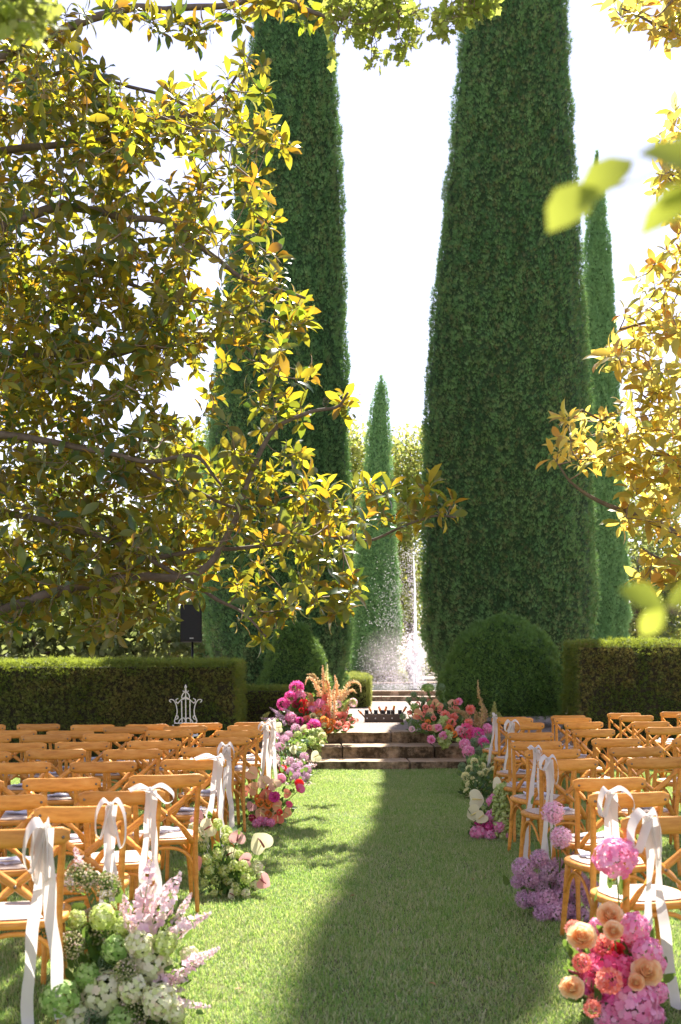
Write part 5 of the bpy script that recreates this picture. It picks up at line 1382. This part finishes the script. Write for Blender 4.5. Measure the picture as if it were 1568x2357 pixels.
# ---- left magnolia
limbsL = [
 (PL([(-330, 420), (-140, 230), (50, 110), (170, 60), (320, 18), (400, 20), (500, 12), (620, -12), (700, 20), (780, 50)], 12.6, 11.2), .11, .018),
 (PL([(-330, 560), (-120, 400), (0, 345), (120, 340), (225, 320), (305, 275), (380, 270), (480, 250), (560, 150)], 12.8, 12.2), .10, .015),
 (PL([(-330, 800), (-60, 570), (40, 511), (125, 476), (200, 481), (300, 501), (390, 516), (475, 575), (550, 635), (640, 665), (700, 690)], 12.4, 11.8), .12, .014),
 (PL([(-330, 900), (-60, 830), (100, 812), (200, 825), (330, 800), (430, 790), (520, 780), (610, 830)], 12.6, 12.4), .10, .016),
 (PL([(-330, 1060), (-60, 1000), (80, 1010), (200, 1030), (330, 1060), (450, 1050), (520, 1130)], 12.0, 11.6), .09, .014),
 (PL([(-330, 1500), (-60, 1424), (0, 1405), (125, 1366), (200, 1350), (300, 1330), (420, 1325), (490, 1290), (530, 1226), (566, 1130), (621, 1000), (700, 955), (770, 940), (800, 905)], 12.2, 11.0), .13, .012),
 (PL([(200, 1350), (330, 1290), (450, 1270), (560, 1260), (700, 1245), (800, 1240), (850, 1245), (930, 1215), (1000, 1190), (1050, 1190)], 12.1, 11.2), .05, .010),
 (PL([(-330, 1250), (-60, 1180), (100, 1200), (250, 1240), (350, 1290), (455, 1350), (520, 1390), (570, 1420), (615, 1465)], 12.6, 11.2), .08, .010),
 (PL([(-200, 760), (0, 640), (120, 620), (260, 640), (380, 690), (500, 700), (620, 740)], 13.4, 12.8), .07, .012),
 (PL([(300, 1060), (440, 1130), (560, 1170), (680, 1140), (760, 1160)], 12.0, 11.6), .04, .010),
 (PL([(-200, 200), (0, 190), (160, 170), (260, 190), (400, 230), (520, 300), (590, 340)], 13.2, 12.6), .06, .012)]
polyL = [(-60, -40), (90, -40), (180, 90), (235, 125), (270, 190), (330, 230), (420, 175), (500, 190), (560, 100), (605, 140), (610, 210), (655, 330), (600, 350), (600, 420), (645, 470), (628, 560), (680, 580), (715, 680), (712, 745), (650, 790), (640, 880), (720, 830), (765, 850), (745, 890), (690, 920), (705, 960), (700, 1040), (770, 1130), (830, 1110), (860, 1170), (835, 1230), (815, 1400), (720, 1440), (630, 1400), (560, 1430), (430, 1440), (250, 1470), (-60, 1440)]
holesL = [(430, 905, 62, 55), (300, 945, 40, 30), (350, 1065, 34, 24), (175, 545, 40, 26), (90, 600, 26, 22), (560, 335, 30, 26), (340, 690, 30, 20), (60, 380, 30, 22), (190, 395, 34, 18), (130, 1110, 30, 20), (235, 130, 40, 30), (60, 40, 34, 26), (470, 640, 32, 22), (250, 575, 26, 16), (330, 400, 30, 18), (520, 470, 24, 20), (130, 730, 22, 18), (215, 880, 24, 18), (500, 1010, 30, 40), (620, 1050, 26, 30), (443, 1440, 42, 48)]
LB = [(x, p.y) for pts, _, _ in limbsL for x, p in [((p.x / p.y * F + CX), p) for p in pts]]
def sample(poly, holes, n, Yfn, bbox, nzs=.011, thr=-.33):
    out = []; seen = []
    x0, x1, y0, y1 = bbox; t = 0
    while len(out) < n and t < n * 30:
        t += 1; x = random.uniform(x0, x1); y = random.uniform(y0, y1)
        if not in_poly(x, y, poly): continue
        if any(((x - a) / rx_) ** 2 + ((y - b_) / ry_) ** 2 < random.uniform(.75, 1.9) + .8 * mnoise.noise(Vector((x * .03, y * .03, 9))) for a, b_, rx_, ry_ in holes): continue
        v = mnoise.noise(Vector((x * nzs, y * nzs, 3.3)))
        if v < thr + random.uniform(-.12, .12): continue
        out.append(P(x, y, Yfn(x, y)))
    return out
Yl = lambda x, y: 12.3 + random.gauss(0, .75) - (.5 if x > 500 else 0)
CL = sample(polyL, holesL, 1500, Yl, (-60, 850, -40, 1480))
CL += sample([(-60, 560), (330, 560), (480, 640), (640, 700), (700, 760), (620, 840), (620, 960), (560, 1080), (690, 1160), (820, 1150), (800, 1280), (700, 1360), (430, 1400), (-60, 1430)], holesL, 260, Yl, (-60, 850, 560, 1430))
CL += sample([(-60, -40), (90, -40), (180, 110), (230, 200), (330, 250), (470, 230), (500, 330), (480, 560), (470, 800), (440, 1000), (450, 1200), (430, 1420), (-60, 1430)], holesL, 620, lambda x, y: 13.4 + random.gauss(0, .5), (-60, 510, -40, 1440))
edge = [(1050, 1165), (1050, 1200), (1030, 1185), (990, 1110), (985, 1140), (1000, 1160), (960, 1130), (960, 1190), (930, 1160), (900, 1120), (905, 1160), (880, 1180), (870, 1130), (845, 1120), (900, 1200), (800, 905), (790, 925), (735, 830), (715, 870), (690, 930), (640, 1450), (610, 1480), (625, 1420), (800, 1370), (780, 1400), (815, 1340), (700, 740), (640, 310), (655, 330), (600, 200), (440, 1440), (445, 1460), (420, 1415), (360, 45), (385, 70), (450, 90), (475, 70), (440, 60), (410, 40), (560, 40), (540, 20), (690, 10), (700, 40), (720, 30), (650, 5), (610, 10), (745, 20), (640, -10), (580, -5), (500, 40), (300, 20), (330, 40), (260, 10), (200, 20), (150, 30), (130, 70)]
for x, y in edge:
    for _ in range(2): CL.append(P(x + random.uniform(-10, 10), y + random.uniform(-10, 10), 11.4 + random.gauss(0, .15)))
CL = [c for c in CL if c.x / c.y * F + CX < 470 or random.random() < .62]
CL = [c for c in CL if ((c.x / c.y * F + CX - 446) / 50) ** 2 + ((HY - (c.z - EYE) / c.y * F - 1440) / 62) ** 2 > 1]
limbsL = [(p_, a_ * .62, b_) for p_, a_, b_ in limbsL]
tb = P(-360, 1512, 12.6)
magL = leafy_tree('magnolia_tree', 'large magnolia reaching in from the left, glossy green leaves with rust-gold undersides', 'tree', (tb.x, 12.6, 0), limbsL, CL, MAG, 'magnolia', .195, 8, .0045, 300,
    trunk=([Vector((tb.x, 12.6, 0)), Vector((tb.x + .1, 12.6, 1.5)), Vector((tb.x - .1, 12.7, 3.5)), Vector((tb.x + .1, 12.7, 6.5)), Vector((tb.x, 12.7, 9.5))], .28, .10))
# seed cones
for x, y in ((750, 926), (370, 690), (255, 862)):
    p = P(x, y, 11.1) - magL.location
    me = scatter('seed_cone', LEAFQ, fib(40) * np.array([.022, .022, .04]), frames(nrm(fib(40) + [0, 0, .6]), rand_dirs(40)), np.full(40, .016), PET['palepink'])
    o = link('seed_cone', me, magL, p); me.materials.clear(); me.materials.append(M['twig'])
# ---- right magnolia
limbsR = [
 (PL([(1900, 1330), (1700, 1290), (1560, 1230), (1470, 1190), (1370, 1152), (1320, 1115), (1288, 1070)], 11.4, 10.6), .05, .009),
 (PL([(1900, 1150), (1640, 1115), (1560, 1060), (1480, 1030), (1400, 980), (1340, 945)], 11.6, 10.9), .05, .009),
 (PL([(1900, 820), (1700, 800), (1600, 760), (1500, 740), (1430, 760)], 11.4, 11.0), .05, .009),
 (PL([(1900, 600), (1700, 640), (1600, 640), (1530, 620)], 11.2, 10.9), .04, .009),
 (PL([(1900, 300), (1700, 340), (1620, 360), (1540, 410)], 11.2, 10.9), .04, .009),
 (PL([(1900, 160), (1700, 120), (1600, 80), (1520, 60), (1430, 20)], 10.4, 9.8), .03, .008),
 (PL([(1900, 1480), (1700, 1420), (1600, 1330), (1530, 1290), (1480, 1260)], 11.2, 10.8), .04, .009)]
polyR = [(1285, 1040), (1300, 960), (1330, 935), (1400, 960), (1450, 900), (1385, 830), (1400, 790), (1470, 770), (1440, 720), (1480, 690), (1530, 680), (1470, 640), (1500, 600), (1560, 600), (1500, 560), (1560, 520), (1680, 500), (1680, 1380), (1520, 1330), (1470, 1260), (1430, 1200), (1340, 1120), (1380, 1080), (1330, 1060)]
holesR = [(1500, 960, 24, 18), (1400, 1110, 30, 22), (1420, 870, 20, 20), (1520, 1130, 24, 18), (1480, 1230, 24, 20), (1540, 830, 22, 20), (1400, 1160, 30, 16)]
Yr = lambda x, y: 11.0 + random.gauss(0, .45)
CR = sample(polyR, holesR, 360, Yr, (1270, 1690, 500, 1390), thr=-.3)
CR += sample([(1520, 430), (1535, 380), (1510, 330), (1540, 250), (1700, 200), (1700, 540), (1560, 520)], [], 70, Yr, (1500, 1700, 200, 540), thr=-.5)
CR += sample([(1405, 20), (1430, -20), (1560, -60), (1700, -60), (1700, 120), (1560, 95), (1500, 80), (1440, 60)], [(1500, 30, 20, 14)], 75, lambda x, y: 10 + random.gauss(0, .3), (1400, 1700, -60, 130), thr=-.5)
for x, y in [(1270, 1050), (1285, 1035), (1300, 960), (1390, 820), (1440, 715), (1465, 640), (1480, 1330), (1500, 1300), (1415, 15), (1435, 40), (1525, 400), (1515, 440), (1555, 1340), (1500, 1340)]:
    CR.append(P(x, y, 10.7))
tb = P(1960, 1512, 11.4)
leafy_tree('magnolia_tree', 'golden-leaved magnolia reaching in from the right edge above the chairs', 'tree', (tb.x, 11.4, 0), limbsR, CR, MAG, 'magnolia_gold', .185, 7, .005, 300,
    trunk=([Vector((tb.x, 11.4, 0)), Vector((tb.x - .1, 11.4, 2)), Vector((tb.x, 11.3, 5)), Vector((tb.x + .1, 11.2, 9))], .2, .08))
# ---- oak branch hanging in at the top
limbsO = [(PL([(1500, -500), (1250, -300), (1080, -120), (1000, -40), (930, 10), (880, 60)], 7.2, 6.6), .035, .005), (PL([(1100, -140), (900, -80), (820, -20), (790, 50), (770, 90)], 7.0, 6.6), .014, .004), (PL([(1160, -160), (1100, -60), (1040, 10), (1025, 70)], 7.0, 6.6), .010, .003)]
CO = sample([(755, -60), (1140, -60), (1145, 5), (1090, 40), (1050, 45), (1020, 80), (1000, 30), (940, 40), (960, 90), (930, 130), (890, 110), (850, 140), (820, 100), (770, 115), (755, 70)], [], 290, lambda x, y: 6.7 + random.gauss(0, .2), (750, 1150, -60, 140), thr=-.16)
for x, y in [(855, 145), (870, 130), (910, 120), (930, 110), (765, 110), (770, 125), (1025, 85), (1000, 75), (1130, 0), (1110, 20), (1080, 30), (1050, 60), (960, 80), (640, -20), (700, -30)]: CO.append(P(x, y, 6.6))
leafy_tree('oak_tree', 'oak twigs with small lobed green leaves hanging in at the top middle', 'tree', (3.5, 7.5, 0), limbsO, CO, OAK, 'oak', .070, 5, .0022, 300,
    trunk=([Vector((3.5, 7.5, 0)), Vector((3.6, 7.5, 3)), limbsO[0][0][0]], .2, .06), droopy=.9, spread=(.3, 1.9))
CO = [P(random.uniform(-40, 120), random.uniform(-60, 50) - max(0, 0), 3.0 + random.gauss(0, .1)) for _ in range(60)]
leafy_tree('oak_tree', 'out-of-focus bright green oak twigs in the top left corner', 'tree', (-2.6, 3.2, 0), [(PL([(-900, -500), (-300, -300), (-60, -80), (60, -10), (110, 20)], 3.4, 3.0), .02, .003)], CO, OAK, 'oak', .060, 5, .0012, 300,
    trunk=([Vector((-2.6, 3.2, 0)), Vector((-2.5, 3.3, 2)), P(-900, -500, 3.4)], .15, .02), droopy=.5, spread=(.3, 1.9))
# ---- single leaves right in front of the lens
def near_twig(label, Y, leaves, stem):
    a = P(*stem[0], Y); r = tag(empty('leafy_twig', a), label, 'twig')
    mb = MB(); mb.tube([p - a for p in bez(PL(stem, Y), 5)], .0012, 5); mb.build('stem', M['twig'], r)
    for (x, y, x2, y2, w) in leaves:
        p = P(x, y, Y); q = P(x2, y2, Y + random.uniform(-.01, .01)); d = q - p; L_ = d.length
        R = frames(np.array([list(d)]), np.array([[random.uniform(-.2, .2), -.8, .5]]))[0]
        me = np_mesh('leaf', MAG[0] * np.array([w, 1, 1]), MAG[1], M['blurleaf'])
        link('leaf', me, r, p - a, Matrix([list(v) for v in R]).to_quaternion(), L_)
near_twig('blurred green lobed leaf hanging in front of the tall right cypress', .98, [(1330, 470, 1458, 352, 1.5), (1380, 420, 1258, 522, 1.8)], [(1700, 330), (1560, 380), (1420, 430), (1340, 450)])
near_twig('blurred green leaves at the right edge below the blurred lobed leaf', .85, [(1640, 400, 1475, 335, 1.8), (1640, 420, 1470, 530, 1.1), (1600, 380, 1560, 300, 1.3), (1600, 440, 1520, 470, 1.3)], [(1750, 380), (1660, 400), (1600, 400)])
near_twig('blurred pale leaves at the right edge just above the hedge', 1.0, [(1530, 1400, 1430, 1350, 1.7), (1530, 1400, 1475, 1462, 1.7), (1535, 1395, 1640, 1350, 1.6)], [(1750, 1450), (1640, 1430), (1535, 1400)])

# ================================================================== SMALL OBJECTS
# loudspeaker on a pole behind the left hedge
Ys = 17.6; a = P(443, 1478, Ys); top = P(443, 1393, Ys)
sp = tag(empty('loudspeaker', (a.x, Ys, 0)), 'black loudspeaker on a thin pole behind the left hedge, below the magnolia', 'loudspeaker')
w = 49 / F * Ys; h = top.z - a.z
mb = MB(); z0 = a.z; z1 = top.z
mb.v = [(-w / 2, -.16, z0), (w / 2, -.16, z0), (w * .38, .18, z0), (-w * .38, .18, z0), (-w / 2, -.16, z1), (w / 2, -.16, z1), (w * .38, .18, z1), (-w * .38, .18, z1)]
mb.f = [(3, 2, 1, 0), (4, 5, 6, 7), (0, 1, 5, 4), (1, 2, 6, 5), (2, 3, 7, 6), (3, 0, 4, 7)]
cab = mb.build('cabinet', M['black'], sp, smooth=False)
mb = MB(); mb.box((0, -.166, (z0 + z1) / 2), (w * .9, .008, h * .92)); mb.build('grille', plain('speaker_grille', (.012, .013, .016), (.03, .03, .034), 160, .6, .3), cab, smooth=False)
mb = MB(); mb.box((.01, -.172, z0 + .06), (.062, .004, .018)); mb.build('badge', plain('badge_silver', (.55, .55, .55), None, 10, .3), cab, smooth=False)
mb = MB(); mb.tube([(0, 0, .0), (0, 0, z0)], .019, 10); mb.build('pole', M['black'], sp)
for k in range(3):
    t = k * 2.094 + .5; mb = MB(); mb.tube([(0, 0, .75), (.5 * math.cos(t), .5 * math.sin(t), .01)], .012, 6); mb.build('leg', M['black'], sp)

# white wrought iron garden chair back in front of the left hedge
Yc = 14.6; a = P(427, 1664, Yc); sc_ = Yc / F
ir = tag(empty('garden_chair', (a.x, Yc, 0)), 'ornate white wrought iron chair back with scrolls in front of the left hedge', 'garden chair')
def I(x, y):   # crop of the ornament -> local metres (x right, z up)
    px = (550 + x / 3.92) * .6547; py = (2050 + y / 3.92) * .6547; v = P(px, py, Yc); return (v.x - a.x, 0, v.z)
def wire(name, pts, r=.0075):
    mb = MB(); mb.tube(bez([I(*p) for p in pts], 5), r, 6); mb.build(name, M['iron'], ir)
def mir(pts): return [(806 - x, y) for x, y in pts]
side_ = [(205, 1645), (180, 1625), (200, 1605), (235, 1615), (268, 1670), (285, 1750), (280, 1820), (258, 1870), (250, 1910), (275, 1935)]
crest = [(400, 1460), (392, 1500), (365, 1530), (350, 1570), (365, 1600), (400, 1590)]
shoulder = [(350, 1600), (310, 1640), (280, 1650), (270, 1610), (300, 1590)]
foot = [(300, 1930), (330, 1880), (375, 1860), (400, 1890), (400, 1920), (385, 1925)]
curl = [(262, 1880), (290, 1870), (300, 1845), (280, 1825), (265, 1840)]
for q in (side_, crest, shoulder, foot, curl): wire('scroll', q); wire('scroll', mir(q))
for x, y in ((348, 1620), (403, 1450), (462, 1620)): wire('upright_bar', [(x, y), (x + 2, 1800), (x + 8, 1920)], .0085)
wire('cross_bar', [(245, 1932), (400, 1930), (565, 1932)], .009); wire('top_arch', [(350, 1610), (400, 1570), (462, 1612), (520, 1660)], .0075); wire('top_arch', [(290, 1665), (330, 1620), (400, 1570)], .0075)
mb = MB(); t = I(403, 1450); mb.lathe([(.002, 0), (.014, .012), (.018, .03), (.010, .045), (.003, .06)], (t[0], 0, t[2] - .01), 8); mb.build('finial', M['iron'], ir)
for q in ([(365, 1480), (375, 1500), (400, 1495)], [(441, 1480), (430, 1500), (404, 1495)]): wire('scroll', q, .006)
zs_ = I(400, 1930)[2] - .02
mb = MB(); mb.lathe([(.20, 0), (.21, .008), (.20, .016)], (0, -.20, zs_ - .14), 18); mb.build('seat', M['iron'], ir)
for x, y in ((-.16, -.03), (.16, -.03), (-.15, -.36), (.15, -.36)):
    mb = MB(); mb.tube([(x, y, zs_ - .12 if y < -.1 else zs_), (x * 1.05, y, .3), (x * 1.25, y * 1.1, 0)], .009, 6); mb.build('leg', M['iron'], ir)

# croquet-like stand with six banded handles on the gravel
Yt = 19.2
def T(x, y, dy=0):
    px = (1220 + x / 6.533) * .6547; py = (2440 + y / 6.533) * .6547; return P(px, py, Yt + dy)
gz = TZ; o0 = P(855, 1665, Yt); st = tag(empty('wooden_stand', (o0.x, Yt, gz)), 'low dark wooden stand holding six banded sticks, on the gravel above the steps', 'stand')
S = Vector((o0.x, Yt, gz))
l, r_ = T(405, 640), T(1290, 640); wdt = r_.x - l.x; zc = .0
def bar(name, p, q, r, mat, par=st, n=8, off=Vector((0, 0, 0))):
    mb = MB(); mb.tube([Vector(p) - S + off, Vector(q) - S + off], r, n); return mb.build(name, mat, par)
mb = MB(); mb.box(((l.x + r_.x) / 2 - o0.x, -.10, .075), (wdt, .03, .13)); mb.build('front_board', M['darkwood'], st, smooth=False)
mb = MB(); mb.box(((l.x + r_.x) / 2 - o0.x, .12, .075), (wdt, .03, .13)); mb.build('back_board', M['darkwood'], st, smooth=False)
mb = MB(); mb.box(((l.x + r_.x) / 2 - o0.x, .01, .012), (wdt - .01, .19, .02)); mb.build('base_board', M['darkwood'], st, smooth=False)
OR = plain('orange_paint', (.85, .22, .03), (.9, .28, .05), 20, .45); tips = [plain('tip_paint', c, None, 20, .45) for c in ((.12, .12, .12), (.70, .40, .05), (.3, .08, .25), (.25, .08, .05), (.65, .65, .05), (.02, .30, .28))]
for i, (x, y, x2, y2) in enumerate([(265, 365, 400, 545), (510, 300, 590, 500), (735, 290, 800, 490), (908, 290, 850, 490), (1090, 270, 1050, 460), (1365, 290, 1240, 500)]):
    a_, b_ = T(x, y, .0), T(x2, y2, -.04); d = b_ - a_; ext = b_ + d * .35; ext.z = max(ext.z, gz + .05)
    s_ = bar('stick', a_ + d * .02, ext, .014, M['darkwood']); bar('orange_band', a_ + d * .12, a_ + d * .5, .020, OR, s_); bar('painted_tip', a_, a_ + d * .12, .020, tips[i], s_)
for x in (455, 665, 815, 960, 1055, 1220):
    q = T(x, 460, 0); bar('jar', Vector((q.x, Yt + .02, gz + .03)), Vector((q.x, Yt + .02, gz + .21)), .035, M['black'], n=12); 
for x in (460, 650, 840, 1030, 1225):
    q = T(x, 610, 0); mb = MB(); mb.tube([(q.x - o0.x, -.118, .07), (q.x - o0.x, -.128, .07)], .014, 10); mb.build('stud', M['iron'], st)

# a few dry leaves lying on the lawn
dl = plain('dry_leaf', (.30, .14, .05), (.42, .22, .08), 20, .7)
dm = np_mesh('fallen_leaf', MAG[0] * [1, 1, 1.5], MAG[1], dl)
for i, (x, y, w_) in enumerate([(820, 2070, 'brown fallen leaf in the sunlight, farther of the two left of the shadow edge'), (1083, 2030, 'small brown fallen leaf in the shade, left of the purple alliums'), (985, 2275, 'brown fallen leaf in the shade near the bottom of the photo'), (540, 2290, 'orange-brown fallen leaf right of the nearest pale larkspur')]):
    p = G(x, y); o = link('fallen_leaf', dm, None, p + Vector((0, 0, .025)), Quaternion((0, 0, 1), random.random() * 6), .045); tag(o, w_, 'leaf', 'dry leaves on the lawn')
